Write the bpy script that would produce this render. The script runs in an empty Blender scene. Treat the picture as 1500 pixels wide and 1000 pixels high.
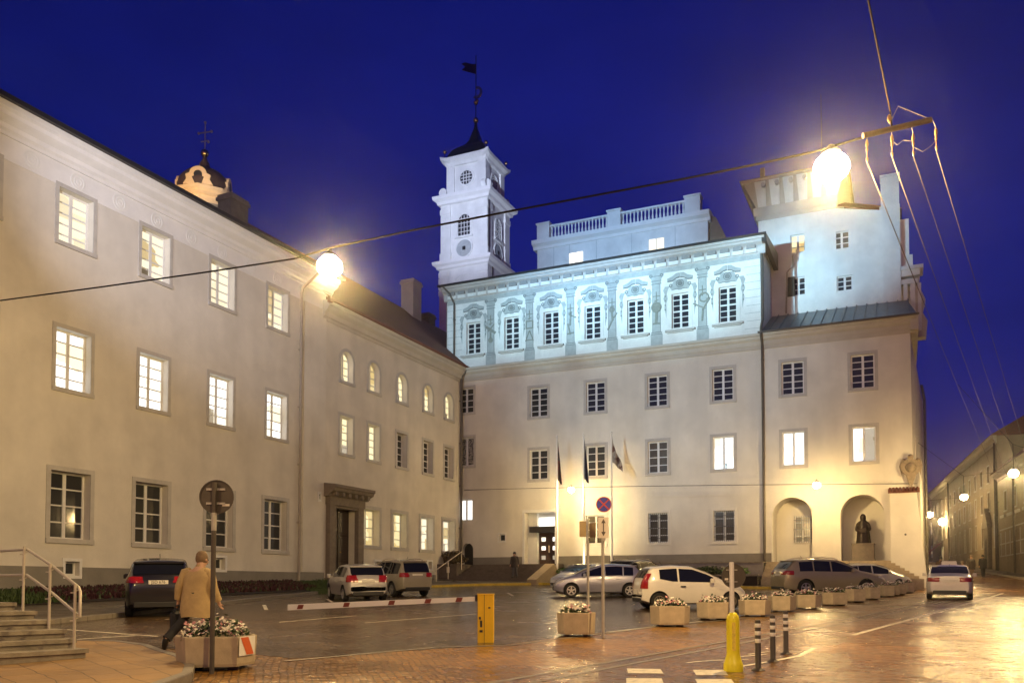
import bpy, bmesh, math, random
from mathutils import Vector, Matrix
R = math.radians
random.seed(7)
sc = bpy.context.scene
COL = sc.collection

def GZ(y):
    """height of the gently rising square and street at distance y"""
    y2 = min(y, 130.0)
    return 0.027 * y2 + 0.02 * max(0.0, y2 - 45.0)

# ------------------------------------------------------------------ mesh builder
class MB:
    def __init__(s):
        s.v = []; s.f = []; s.m = []; s.T = Matrix.Identity(4)
    def at(s, x=0, y=0, z=0, rz=0, rx=0, ry=0):
        s.T = Matrix.Translation((x, y, z)) @ Matrix.Rotation(rz, 4, 'Z') @ Matrix.Rotation(ry, 4, 'Y') @ Matrix.Rotation(rx, 4, 'X')
        return s
    def add(s, vs, fs, m=0):
        b = len(s.v)
        for p in vs: s.v.append(s.T @ Vector(p))
        for f in fs: s.f.append([b + i for i in f]); s.m.append(m)
        return s
    def quad(s, a, b, c, d, m=0): return s.add([a, b, c, d], [(0, 1, 2, 3)], m)
    def box(s, x0, x1, y0, y1, z0, z1, m=0):
        return s.add([(x0,y0,z0),(x1,y0,z0),(x1,y1,z0),(x0,y1,z0),(x0,y0,z1),(x1,y0,z1),(x1,y1,z1),(x0,y1,z1)],
                     [(0,3,2,1),(4,5,6,7),(0,1,5,4),(1,2,6,5),(2,3,7,6),(3,0,4,7)], m)
    def bbox(s, x0, x1, y0, y1, z0, z1, c=.02, m=0):
        """box with chamfered vertical edges and top"""
        def ring(i, z): 
            return [(x0+i+c,y0+i,z),(x1-i-c,y0+i,z),(x1-i,y0+i+c,z),(x1-i,y1-i-c,z),(x1-i-c,y1-i,z),(x0+i+c,y1-i,z),(x0+i,y1-i-c,z),(x0+i,y0+i+c,z)]
        return s.rings([ring(0, z0), ring(0, z1-c), ring(c*.9, z1)], m)
    def rings(s, rr, m=0, cap=True, close=True):
        n = len(rr[0]); vs = [p for r in rr for p in r]; fs = []
        for i in range(len(rr)-1):
            for j in range(n if close else n-1):
                k = (j+1) % n
                fs.append((i*n+j, i*n+k, (i+1)*n+k, (i+1)*n+j))
        if cap:
            fs.append(tuple(reversed(range(n)))); fs.append(tuple((len(rr)-1)*n+j for j in range(n)))
        return s.add(vs, fs, m)
    def prism(s, poly, y0, y1, m=0):
        """polygon in (x,z) pushed from y0 to y1"""
        n = len(poly)
        area = sum(poly[i][0]*poly[(i+1)%n][1]-poly[(i+1)%n][0]*poly[i][1] for i in range(n))
        if area < 0: poly = poly[::-1]
        vs = [(x,y0,z) for x,z in poly] + [(x,y1,z) for x,z in poly]
        fs = [tuple(range(n)), tuple(reversed(range(n, 2*n)))]
        for i in range(n):
            k = (i+1) % n; fs.append((i, n+i, n+k, k))
        return s.add(vs, fs, m)
    def slab(s, poly, z0, z1, m=0):
        n = len(poly)
        area = sum(poly[i][0]*poly[(i+1)%n][1]-poly[(i+1)%n][0]*poly[i][1] for i in range(n))
        if area < 0: poly = poly[::-1]
        return s.rings([[(x,y,z0) for x,y in poly],[(x,y,z1) for x,y in poly]], m)
    def lathe(s, prof, n=16, c=(0,0,0), m=0, cap=True, a0=0):
        rr = [[(c[0]+r*math.cos(a0+2*math.pi*j/n), c[1]+r*math.sin(a0+2*math.pi*j/n), c[2]+z) for j in range(n)] for r, z in prof]
        return s.rings(rr, m, cap)
    def ball(s, c, r, n=12, k=7, m=0, sz=1.0):
        prof = [(max(r*math.sin(math.pi*i/k), 1e-4), -r*sz*math.cos(math.pi*i/k)) for i in range(k+1)]
        return s.lathe(prof, n, c, m)
    def tube(s, pts, r, n=8, m=0, cap=True):
        pts = [Vector(p) for p in pts]; rr = []
        rad = r if isinstance(r, (list, tuple)) else [r]*len(pts)
        up = None
        for i, p in enumerate(pts):
            d = (pts[min(i+1,len(pts)-1)] - pts[max(i-1,0)]).normalized()
            if up is None:
                up = Vector((0,0,1)) if abs(d.z) < .9 else Vector((1,0,0))
            a = d.cross(up).normalized(); b = a.cross(d).normalized(); up = b
            rr.append([tuple(p + (a*math.cos(2*math.pi*j/n) + b*math.sin(2*math.pi*j/n))*rad[i]) for j in range(n)])
        return s.rings(rr, m, cap)
    def disc(s, c, r, y0, y1, n=24, m=0):
        return s.prism([(c[0]+r*math.cos(2*math.pi*i/n), c[1]+r*math.sin(2*math.pi*i/n)) for i in range(n)], y0, y1, m)
    def ringdisc(s, c, r0, r1, y0, y1, n=28, m=0, a0=0, a1=2*math.pi):
        full = abs(a1-a0-2*math.pi) < 1e-6
        k = n if full else n+1
        A = [a0+(a1-a0)*i/n for i in range(k)]
        rr = []
        for a in A:
            x, z = math.cos(a), math.sin(a)
            rr.append([(c[0]+r0*x,y0,c[1]+r0*z),(c[0]+r1*x,y0,c[1]+r1*z),(c[0]+r1*x,y1,c[1]+r1*z),(c[0]+r0*x,y1,c[1]+r0*z)])
        if full: rr.append(rr[0])
        return s.rings(rr, m, cap=not full)
    def mesh(s, name, mats, smooth=False):
        me = bpy.data.meshes.new(name)
        me.from_pydata([tuple(p) for p in s.v], [], s.f)
        for mt in (mats if isinstance(mats, (list, tuple)) else [mats]): me.materials.append(mt)
        me.polygons.foreach_set('material_index', s.m)
        bm = bmesh.new(); bm.from_mesh(me)
        bmesh.ops.recalc_face_normals(bm, faces=bm.faces)
        bm.to_mesh(me); bm.free()
        if smooth:
            me.polygons.foreach_set('use_smooth', [True]*len(me.polygons))
            try: me.set_sharp_from_angle(angle=R(38 if smooth is True else smooth))
            except Exception: pass
        me.update()
        return me
    def build(s, name, mats, parent=None, smooth=False, loc=(0,0,0), rz=0):
        return link(name, s.mesh(name, mats, smooth), parent, loc, rz)

def link(name, data, parent=None, loc=(0,0,0), rz=0):
    o = bpy.data.objects.new(name, data); COL.objects.link(o)
    o.location = loc; o.rotation_euler = (0,0,rz)
    if parent is not None: o.parent = parent
    return o
def thing(name, label, cat, loc=(0,0,0), rz=0, group=None):
    o = link(name, None, None, loc, rz); o.empty_display_size = .3
    return tag(o, label, cat, group)
def tag(o, label=None, cat=None, group=None, kind=None):
    if label: o['label'] = label
    if cat: o['category'] = cat
    if group: o['group'] = group
    if kind: o['kind'] = kind
    return o
def copy_tree(o, parent=None):
    c = o.copy(); COL.objects.link(c)
    if parent is not None:
        c.parent = parent
    for ch in list(o.children): copy_tree(ch, c)
    return c

# ------------------------------------------------------------------ materials
MATS = {}
def mat(name, col, rough=.6, metal=0.0, var=.0, scale=4.0, bump=.0, bscale=None, streak=0.0, spec=.5, coat=0.0, col2=None, cut=None, vstretch=1.0):
    if name in MATS: return MATS[name]
    m = bpy.data.materials.new(name); m.use_nodes = True
    nt = m.node_tree; N = nt.nodes; L = nt.links
    b = N['Principled BSDF']
    b.inputs['Roughness'].default_value = rough; b.inputs['Metallic'].default_value = metal
    b.inputs['Specular IOR Level'].default_value = spec
    if coat: b.inputs['Coat Weight'].default_value = coat; b.inputs['Coat Roughness'].default_value = .06
    c = (*col, 1)
    b.inputs['Base Color'].default_value = c
    if var or bump or col2:
        tc = N.new('ShaderNodeTexCoord')
        mp = N.new('ShaderNodeMapping'); mp.inputs['Scale'].default_value = (1,1,vstretch)
        L.new(tc.outputs['Object'], mp.inputs['Vector'])
    if var or col2:
        n1 = N.new('ShaderNodeTexNoise'); n1.inputs['Scale'].default_value = scale; n1.inputs['Detail'].default_value = 6; n1.inputs['Roughness'].default_value = .62
        L.new(mp.outputs[0], n1.inputs['Vector'])
        r = N.new('ShaderNodeValToRGB')
        lo, hi = cut if cut else (.3, .7)
        r.color_ramp.elements[0].position = lo; r.color_ramp.elements[1].position = hi
        a = col2 if col2 else tuple(x*(1-var) for x in col)
        z = col if col2 else tuple(min(1, x*(1+var*.6)) for x in col)
        r.color_ramp.elements[0].color = (*a,1); r.color_ramp.elements[1].color = (*z,1)
        L.new(n1.outputs['Fac'], r.inputs['Fac'])
        out = r.outputs['Color']
        if streak:
            m2 = N.new('ShaderNodeMapping'); m2.inputs['Scale'].default_value = (.55,.55,.10)
            L.new(tc.outputs['Object'], m2.inputs['Vector'])
            n2 = N.new('ShaderNodeTexNoise'); n2.inputs['Scale'].default_value = 1.6; n2.inputs['Detail'].default_value = 5
            L.new(m2.outputs[0], n2.inputs['Vector'])
            mr = N.new('ShaderNodeMapRange'); mr.inputs['From Min'].default_value = .35; mr.inputs['From Max'].default_value = .7
            mr.inputs['To Min'].default_value = 1-streak*.7; mr.inputs['To Max'].default_value = 1.0
            L.new(n2.outputs['Fac'], mr.inputs['Value'])
            mx = N.new('ShaderNodeMix'); mx.data_type = 'RGBA'; mx.blend_type = 'MULTIPLY'; mx.inputs['Factor'].default_value = 1
            L.new(out, mx.inputs['A']); L.new(mr.outputs[0], mx.inputs['B']); out = mx.outputs['Result']
        L.new(out, b.inputs['Base Color'])
    if bump:
        n3 = N.new('ShaderNodeTexNoise'); n3.inputs['Scale'].default_value = bscale or scale*6; n3.inputs['Detail'].default_value = 4
        L.new(mp.outputs[0], n3.inputs['Vector'])
        bp = N.new('ShaderNodeBump'); bp.inputs['Strength'].default_value = bump; bp.inputs['Distance'].default_value = .02
        L.new(n3.outputs['Fac'], bp.inputs['Height']); L.new(bp.outputs[0], b.inputs['Normal'])
    MATS[name] = m; return m
def emit(name, col, strength, inner=None, scale=1.2, dark=.35):
    """lit glass: something seen dimly behind it"""
    if name in MATS: return MATS[name]
    m = bpy.data.materials.new(name); m.use_nodes = True
    nt = m.node_tree; N = nt.nodes; L = nt.links
    b = N['Principled BSDF']; b.inputs['Base Color'].default_value = (.05,.05,.05,1); b.inputs['Roughness'].default_value = .1
    b.inputs['Emission Strength'].default_value = strength; b.inputs['Emission Color'].default_value = (*col,1)
    if inner:
        tc = N.new('ShaderNodeTexCoord'); oi = N.new('ShaderNodeObjectInfo')
        ad = N.new('ShaderNodeVectorMath'); ad.operation = 'ADD'
        L.new(tc.outputs['Object'], ad.inputs[0]); L.new(oi.outputs['Location'], ad.inputs[1])
        mp = N.new('ShaderNodeMapping'); mp.inputs['Scale'].default_value = (1.0,.1,1.4); L.new(ad.outputs[0], mp.inputs['Vector'])
        v = N.new('ShaderNodeTexVoronoi'); v.distance = 'CHEBYCHEV'; v.inputs['Scale'].default_value = scale; L.new(mp.outputs[0], v.inputs['Vector'])
        sx = N.new('ShaderNodeSeparateColor'); L.new(v.outputs['Color'], sx.inputs[0])
        r = N.new('ShaderNodeValToRGB'); e = r.color_ramp.elements
        e[0].position = .12; e[0].color = (*[x*y for x, y in zip(col, inner)],1)
        e[1].position = .46; e[1].color = (*col,1)
        mid = e.new(.26); mid.color = (*[x*(.45+.55*y) for x, y in zip(col, inner)],1)
        L.new(sx.outputs[0], r.inputs['Fac']); L.new(r.outputs['Color'], b.inputs['Emission Color'])
    MATS[name] = m; return m

def paving(name, c1, c2, cm, bw, bh, rough0, rough1, bump, rot=0.0, mortar=.012, spec=.4):
    """wet stone paving: bricks with their own tints, sunk joints, wet sheen that comes and goes"""
    m = bpy.data.materials.new(name); m.use_nodes = True
    nt = m.node_tree; N = nt.nodes; L = nt.links; b = N['Principled BSDF']
    tc = N.new('ShaderNodeTexCoord'); mp = N.new('ShaderNodeMapping'); mp.inputs['Rotation'].default_value = (0,0,rot)
    L.new(tc.outputs['Object'], mp.inputs['Vector'])
    wn = N.new('ShaderNodeTexNoise'); wn.inputs['Scale'].default_value = .9; wn.inputs['Detail'].default_value = 3
    L.new(mp.outputs[0], wn.inputs['Vector'])
    wv = N.new('ShaderNodeVectorMath'); wv.operation = 'MULTIPLY_ADD'; wv.inputs[1].default_value = (.22,.22,0)
    L.new(wn.outputs['Color'], wv.inputs[0]); L.new(mp.outputs[0], wv.inputs[2])
    br = N.new('ShaderNodeTexBrick'); br.inputs['Scale'].default_value = 1; br.inputs['Brick Width'].default_value = bw; br.inputs['Row Height'].default_value = bh
    br.inputs['Mortar Size'].default_value = mortar; br.inputs['Mortar Smooth'].default_value = .35; br.inputs['Bias'].default_value = 0
    br.inputs['Color1'].default_value = (*c1,1); br.inputs['Color2'].default_value = (*c2,1); br.inputs['Mortar'].default_value = (*cm,1)
    L.new(wv.outputs[0], br.inputs['Vector'])
    n2 = N.new('ShaderNodeTexNoise'); n2.inputs['Scale'].default_value = .35; n2.inputs['Detail'].default_value = 7; n2.inputs['Roughness'].default_value = .65
    L.new(tc.outputs['Object'], n2.inputs['Vector'])
    mr = N.new('ShaderNodeMapRange'); mr.inputs['From Min'].default_value = .36; mr.inputs['From Max'].default_value = .64
    mr.inputs['To Min'].default_value = rough0; mr.inputs['To Max'].default_value = rough1
    L.new(n2.outputs['Fac'], mr.inputs['Value']); L.new(mr.outputs[0], b.inputs['Roughness'])
    m3 = N.new('ShaderNodeMapRange'); m3.inputs['From Min'].default_value = .3; m3.inputs['From Max'].default_value = .7
    m3.inputs['To Min'].default_value = .62; m3.inputs['To Max'].default_value = 1.2
    L.new(n2.outputs['Fac'], m3.inputs['Value'])
    mx = N.new('ShaderNodeMix'); mx.data_type = 'RGBA'; mx.blend_type = 'MULTIPLY'; mx.inputs['Factor'].default_value = 1
    L.new(br.outputs['Color'], mx.inputs['A']); L.new(m3.outputs[0], mx.inputs['B']); L.new(mx.outputs['Result'], b.inputs['Base Color'])
    # each stone sits at its own small tilt
    n4 = N.new('ShaderNodeTexNoise'); n4.inputs['Scale'].default_value = .95/bw; n4.inputs['Detail'].default_value = 3
    L.new(mp.outputs[0], n4.inputs['Vector'])
    mth = N.new('ShaderNodeMath'); mth.operation = 'MULTIPLY_ADD'; mth.inputs[1].default_value = -1.0
    L.new(br.outputs['Fac'], mth.inputs[0])
    ml = N.new('ShaderNodeMath'); ml.operation = 'MULTIPLY'; ml.inputs[1].default_value = 2.6
    L.new(n4.outputs['Fac'], ml.inputs[0]); L.new(ml.outputs[0], mth.inputs[2])
    bp = N.new('ShaderNodeBump'); bp.inputs['Strength'].default_value = bump; bp.inputs['Distance'].default_value = .03
    L.new(mth.outputs[0], bp.inputs['Height']); L.new(bp.outputs[0], b.inputs['Normal'])
    b.inputs['Specular IOR Level'].default_value = spec
    return m

PL_A  = mat('plaster_grey_cream', (.72,.685,.62), .85, var=.13, scale=.6, bump=.2, bscale=9, streak=.15)
PL_B  = mat('plaster_cream', (.71,.665,.585), .85, var=.14, scale=.6, bump=.2, bscale=9, streak=.16)
PL_C  = mat('plaster_warm_white', (.76,.73,.66), .85, var=.13, scale=.5, bump=.2, bscale=9, streak=.16)
PL_U  = mat('plaster_white', (.80,.80,.78), .8, var=.12, scale=1.0, bump=.14, bscale=12, streak=.14)
PL_G  = mat('plaster_grey_paint', (.40,.43,.43), .8, var=.18, scale=3.0)
PL_TR = mat('stone_trim', (.50,.48,.45), .8, var=.14, scale=2.5, bump=.1)
PL_CO = mat('cornice_plaster', (.78,.77,.76), .8, var=.07, scale=1.5)
PL_COB= mat('cornice_plaster_tan', (.52,.48,.42), .8, var=.10, scale=1.5, streak=.08)
PLINTH= mat('plinth_grey', (.23,.215,.19), .8, var=.14, scale=1.5, bump=.1)
STONE_D=mat('dark_stone', (.13,.105,.085), .75, var=.3, scale=3, bump=.25)
STONE_P=mat('portal_stone', (.20,.165,.13), .8, var=.22, scale=4, bump=.15)
STONE_S=mat('step_stone', (.27,.235,.18), .55, var=.35, scale=5, bump=.25)
TILE  = mat('roof_tile', (.19,.062,.035), .75, var=.35, scale=9, bump=.4, bscale=20)
METR  = mat('roof_sheet_metal', (.16,.19,.21), .42, metal=.5, var=.25, scale=3)
DARKM = mat('dark_metal', (.035,.032,.03), .45, metal=.3, var=.2, scale=10)
STEEL = mat('brushed_steel', (.60,.55,.46), .42, metal=.35, var=.08, scale=20)
GALV  = mat('galvanised_steel', (.44,.42,.38), .5, metal=.25, var=.14, scale=14)
PIPE  = mat('pipe_paint', (.36,.32,.27), .6, var=.12, scale=5)
PIPED = mat('pipe_dark', (.10,.085,.07), .55, var=.2, scale=5)
WHITEP= mat('white_paint', (.80,.79,.76), .5, var=.05, scale=6)
FRAMEW= mat('window_frame_white', (.74,.74,.73), .45, var=.05, scale=8)
GLASSD= mat('dark_glass', (.028,.030,.034), .07, spec=.6)
GLASSB= mat('dim_glass', (.10,.085,.06), .12, var=.4, scale=2)
LIT_Y = emit('lit_pane_yellow', (1.0,.87,.50), 1.25, (.62,.52,.36), .8)
LIT_W = emit('lit_pane_white', (1.0,.98,.90), 1.9, (.72,.66,.5), .8)
LIT_A = emit('lit_pane_warm', (1.0,.90,.64), 1.2, (.6,.5,.34), .8)
LIT_D = emit('lit_pane_dim', (1.0,.74,.4), .28, (.3,.3,.3), 2.2)
LIT_P = emit('lit_pane_curtain', (1.0,.85,.62), .55, (.7,.62,.5), .8)
CURT  = mat('lace_curtain', (.38,.36,.34), .7, col2=(.03,.03,.03), scale=9, cut=(.46,.54))
DOORW = mat('door_wood', (.075,.038,.02), .5, var=.35, scale=5, vstretch=.15)
DOORD = mat('door_dark_wood', (.035,.018,.012), .4, var=.4, scale=4, vstretch=.1)
CONC  = mat('planter_concrete', (.47,.385,.27), .75, var=.18, scale=5, bump=.2, bscale=40, streak=.2)
SOIL  = mat('soil', (.03,.022,.016), .95, var=.3, scale=12)
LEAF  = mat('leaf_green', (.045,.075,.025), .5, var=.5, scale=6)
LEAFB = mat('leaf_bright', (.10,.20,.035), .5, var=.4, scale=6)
LEAFR = mat('bush_rusty', (.10,.07,.03), .6, var=.5, scale=5)
FLW   = mat('petal_white', (.72,.66,.58), .6, var=.08, scale=9)
FLP   = mat('petal_pink', (.45,.20,.22), .6, var=.25, scale=9)
FLR   = mat('heather_red', (.055,.012,.018), .7, var=.4, scale=9)
GRASS = mat('grass_green', (.05,.085,.02), .7, var=.4, scale=4)
BLACKP= mat('black_plastic', (.018,.018,.018), .5)
RUBBER= mat('tyre_rubber', (.014,.013,.012), .8)
RIM   = mat('alloy_rim', (.62,.61,.59), .3, metal=.8)
RIMD  = mat('steel_rim_dark', (.22,.19,.15), .5, metal=.5)
CARGL = mat('car_glass', (.008,.009,.011), .04, spec=.7)
TAILR = mat('tail_lamp_red', (.28,.012,.01), .15, coat=.6)
TAILW = mat('lamp_clear', (.6,.58,.55), .12, coat=.6)
PLATE = mat('number_plate', (.75,.73,.66), .4, var=.03, scale=30)
INK   = mat('plate_ink', (.02,.02,.02), .5)
YELP  = mat('yellow_paint', (.80,.50,.015), .4, var=.06, scale=8)
YELL  = mat('yellow_plastic', (.82,.72,.02), .4, var=.06, scale=8)
REDP  = mat('red_paint', (.50,.05,.02), .45, var=.08, scale=8)
BLUEP = mat('sign_blue', (.035,.04,.42), .4)
SIGNB = mat('sign_back', (.075,.062,.05), .6, var=.2, scale=6)
SIGNT = mat('sign_back_tan', (.30,.22,.12), .55, var=.12, scale=5)
SIGNW = mat('sign_white', (.72,.66,.58), .45)
ROADW = mat('road_paint', (.48,.43,.34), .45, var=.6, scale=7, bump=.1, cut=(.25,.5))
KERBY = mat('kerb_yellow_paint', (.60,.44,.04), .5, var=.3, scale=4)
KERB  = mat('kerb_granite', (.20,.175,.145), .5, var=.25, scale=6, bump=.2)
GOLD  = mat('gilt', (.85,.60,.22), .25, metal=1.0)
BRONZE= mat('bronze_dark', (.035,.025,.018), .42, metal=.5, var=.3, scale=6)
SKIN  = mat('skin', (.50,.30,.20), .55, var=.08, scale=14)
HAIRG = mat('hair_grey', (.16,.11,.07), .8, var=.3, scale=30)
CABLE = mat('cable_black', (.009,.007,.006), .9, spec=.05)
WIRE  = mat('wire_grey', (.20,.17,.17), .9, spec=.05)
PORC  = mat('porcelain', (.26,.15,.06), .3, coat=.3)
SODIUM= emit('sodium_bowl', (1.0,.80,.45), 130)
SODIU2= emit('sodium_bowl_small', (1.0,.72,.34), 90)
LANTY = mat('church_plaster_ochre', (.66,.46,.26), .8, var=.1, scale=1.5)
SIGIL = mat('relief_stone', (.30,.24,.17), .8, var=.3, scale=8, bump=.3)
SETTS = paving('wet_setts', (.062,.036,.016), (.125,.074,.032), (.016,.010,.005), .20, .13, .10, .30, .42, rot=R(70), spec=.5, mortar=.013)
BRICKS= paving('wet_brick_pavers', (.34,.170,.036), (.20,.098,.020), (.07,.035,.009), .24, .105, .16, .38, .75, rot=R(76), spec=.42, mortar=.009)
COBBLE= paving('wet_street_cobbles', (.28,.135,.032), (.15,.074,.018), (.03,.016,.006), .22, .12, .15, .34, 1.0, rot=R(62), spec=.5, mortar=.012)
SLABS = paving('paving_slabs', (.33,.20,.085), (.27,.165,.07), (.06,.04,.02), .62, .42, .4, .65, .3, rot=R(50), mortar=.008)
WALK  = paving('footway_pavers', (.075,.053,.032), (.055,.04,.025), (.018,.013,.01), .4, .2, .25, .5, .4, rot=R(24.4))

# ------------------------------------------------------------------ windows
def frame_mesh(w, h, cols, rows, arched, heavy_mid=None, wd=.055):
    b = MB(); t = .075; y0, y1 = -.05, .03
    x = w/2; r = w/2
    hs = h - r if arched else h
    b.box(-x, -x+t, y0, y1, 0, hs); b.box(x-t, x, y0, y1, 0, hs); b.box(-x+t, x-t, y0, y1, 0, t)
    if arched: b.ringdisc((0,hs), r-t, r, y0, y1, 16, 0, 0, math.pi)
    else: b.box(-x+t, x-t, y0, y1, h-t, h)
    for c in range(1, cols):
        xc = -x + w*c/cols; k = .07 if (c*2 == cols) else .02
        b.box(xc-k, xc+k, y0+.006, y1-.004, t, h-t)
    for q in range(1, rows):
        z = h*q/rows; k = .026
        if heavy_mid and q == heavy_mid: k = .05
        e = 0 if z < hs else x-math.sqrt(max(0, r*r-(z-hs)**2))
        b.box(-x+t+e, x-t-e, y0+.014, y1-.010, z-k, z+k)
    return b
def ring_mesh(w, h, s, arched, proud=.035, sill=True):
    """flat plaster surround of width s round an opening w x h"""
    b = MB(); x = w/2
    hs = h - x if arched else h
    b.box(-x-s, -x, -proud, .002, 0, hs); b.box(x, x+s, -proud, .002, 0, hs)
    if arched: b.ringdisc((0,hs), x, x+s, -proud, .002, 20, 0, 0, math.pi)
    else: b.box(-x-s, x+s, -proud, .002, h, h+s)
    b.box(-x-s, x+s, -proud-.05 if sill else -proud, .002, -s, 0)
    return b
WCACHE = {}
CLR = random.Random(12)
def window(parent, xc, z0, w, h, pane, cols=2, rows=5, s=.18, depth=.3, arched=False, mid=None, label=None, grille=False, sill=True, ringm=None, fm=None):
    """xc, z0: middle and bottom of the opening on the facade (local)"""
    key = (round(w,2), round(h,2), cols, rows, s, arched, mid, sill)
    if key not in WCACHE:
        p = MB(); x = w/2
        if arched: p.prism([(-x,0),(x,0)]+[(x*math.cos(a), h-x+x*math.sin(a)) for a in [math.pi*i/14 for i in range(15)]], .0, .012)
        else: p.box(-x, x, 0, .012, 0, h)
        WCACHE[key] = (frame_mesh(w,h,cols,rows,arched,mid).mesh('window', FRAMEW), p, ring_mesh(w,h,s,arched,sill=sill).mesh('surround', ringm or PL_TR) if s else None)
    fr, pb, rg = WCACHE[key]
    o = link('window', fr, parent, (xc, depth, z0))
    if fm: o.material_slots[0].link = 'OBJECT'; o.material_slots[0].material = fm
    k2 = key + (pane.name,)
    if k2 not in WCACHE: WCACHE[k2] = pb.mesh('pane', pane)
    link('pane', WCACHE[k2], o)
    if pane.name.startswith('lit_pane_w') or pane.name.startswith('lit_pane_y'):
        for q_ in range(CLR.choice((0,0,1,1))):      # things standing on the sill inside, room light put in as their glow
            cw, ch = w*CLR.uniform(.14,.38), h*CLR.uniform(.10,.34); cx_ = CLR.uniform(-w/2+.09+cw/2, w/2-.09-cw/2)
            cb_ = MB(); cb_.bbox(cx_-cw/2, cx_+cw/2, -.03-.011*q_, -.004-.011*q_, .08, .08+ch, min(.04,cw*.2)); cb_.build('sill_clutter', CLR.choice((LIT_P, LIT_P, LIT_D)), o)
    if rg is not None: link('surround', rg, o, (0, -depth, 0))
    if grille:
        g = MB(); n = max(4, int(w/.13))
        for i in range(n+1):
            xx = -w/2 + w*i/n; g.box(xx-.012, xx+.012, -.16, -.135, 0, h)
        for zz in (.15*h, .5*h, .85*h): g.box(-w/2-.05, w/2+.05, -.165, -.14, zz-.015, zz+.015)
        g.build('grille', DARKM, o)
    if label: o['label'] = label
    return o
def wall_front(b, x0, x1, z0, z1, ops, m=0, y=0.0):
    """front wall face with openings (xc, z0, w, h, depth, arched) cut clean through"""
    xs = {x0, x1}; zs = {z0, z1}
    for o in ops:
        xs |= {o[0]-o[2]/2, o[0]+o[2]/2}; zs |= {o[1], o[1]+o[3]}
    xs = sorted(x for x in xs if x0-1e-6 <= x <= x1+1e-6); zs = sorted(z for z in zs if z0-1e-6 <= z <= z1+1e-6)
    for j in range(len(zs)-1):
        za, zb = zs[j], zs[j+1]; run = None
        for i in range(len(xs)-1):
            xa, xb = xs[i], xs[i+1]; mx, mz = (xa+xb)/2, (za+zb)/2
            hole = any(abs(mx-o[0]) < o[2]/2 and o[1] < mz < o[1]+o[3] for o in ops)
            if hole:
                if run is not None: b.quad((run,y,za),(xa,y,za),(xa,y,zb),(run,y,zb),m); run = None
            elif run is None: run = xa
        if run is not None: b.quad((run,y,za),(xs[-1],y,za),(xs[-1],y,zb),(run,y,zb),m)
    for o in ops:
        xc, zb, w, h, d, ar = o[:6]; x = w/2
        if ar:
            hs = zb+h-x; A = [math.pi*i/20 for i in range(21)]
            P = [(xc+x*math.cos(a), hs+x*math.sin(a)) for a in A]
            for i in range(20):
                (xa,za),(xb,zc) = P[i],P[i+1]
                b.quad((xa,y,za),(xa,y,zb+h),(xb,y,zb+h),(xb,y,zc),m)
                b.quad((xa,y,za),(xb,y,zc),(xb,y+d,zc),(xa,y+d,za),m)
            ht = hs
        else:
            ht = zb+h
            b.quad((xc-x,y,ht),(xc+x,y,ht),(xc+x,y+d,ht),(xc-x,y+d,ht),m)
        b.quad((xc-x,y,zb),(xc-x,y,ht),(xc-x,y+d,ht),(xc-x,y+d,zb),m)
        b.quad((xc+x,y,zb),(xc+x,y,ht),(xc+x,y+d,ht),(xc+x,y+d,zb),m)
        b.quad((xc-x,y,zb),(xc+x,y,zb),(xc+x,y+d,zb),(xc-x,y+d,zb),m)
def profile_band(b, x0, x1, prof, m=0):
    """moulding: prof = [(out, z)...] pushed along the facade from x0 to x1; out is towards the square"""
    n = len(prof)
    rr = [[(x, -o, z) for o, z in prof] for x in (x0, x1)]
    b.rings(rr, m)
def pipe(parent, x, z0, z1, out=.12, r=.065, mt=None, top=None):
    b = MB()
    pts = [(x, -out, z0)]
    pts += [(x, -out, z1)]
    if top: pts += top
    b.tube(pts, r, 8)
    z = z0+.6
    while z < z1:
        b.box(x-.09, x+.09, -out-.08, .0, z, z+.04); z += 3.1
    return b.build('drainpipe', mt or PIPE, parent)
# ================================================================== SETTING: ground, roads, footways
YB = [-40.0, 45.0, 130.0, 700.0]
def clipY(poly, a, b):
    for lim, sgn in ((a, 1), (b, -1)):
        out = []
        for i in range(len(poly)):
            p, q = poly[i], poly[(i+1) % len(poly)]
            ip, iq = (p[1]-lim)*sgn >= 0, (q[1]-lim)*sgn >= 0
            if ip: out.append(p)
            if ip != iq:
                t = (lim-p[1])/(q[1]-p[1]); out.append((p[0]+t*(q[0]-p[0]), lim))
        poly = out
        if not poly: break
    return poly
def sheet(b, poly, h, m=0, skirt=None):
    for i in range(3):
        c = clipY(poly, YB[i], YB[i+1])
        if len(c) >= 3:
            ar = sum(c[k][0]*c[(k+1)%len(c)][1]-c[(k+1)%len(c)][0]*c[k][1] for k in range(len(c)))
            if ar < 0: c = c[::-1]
            b.add([(x, y, GZ(y)+h) for x, y in c], [tuple(range(len(c)))], m)
def stripe(b, pts, w, h, m=0):
    """painted line of width w along pts"""
    P = [Vector((x, y, 0)) for x, y in pts]
    for i in range(len(P)-1):
        a, c = P[i], P[i+1]; d = (c-a).normalized(); n = Vector((-d.y, d.x, 0))*w/2
        sheet(b, [tuple((a-n)[:2]), tuple((c-n)[:2]), tuple((c+n)[:2]), tuple((a+n)[:2])], h, m)
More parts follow.
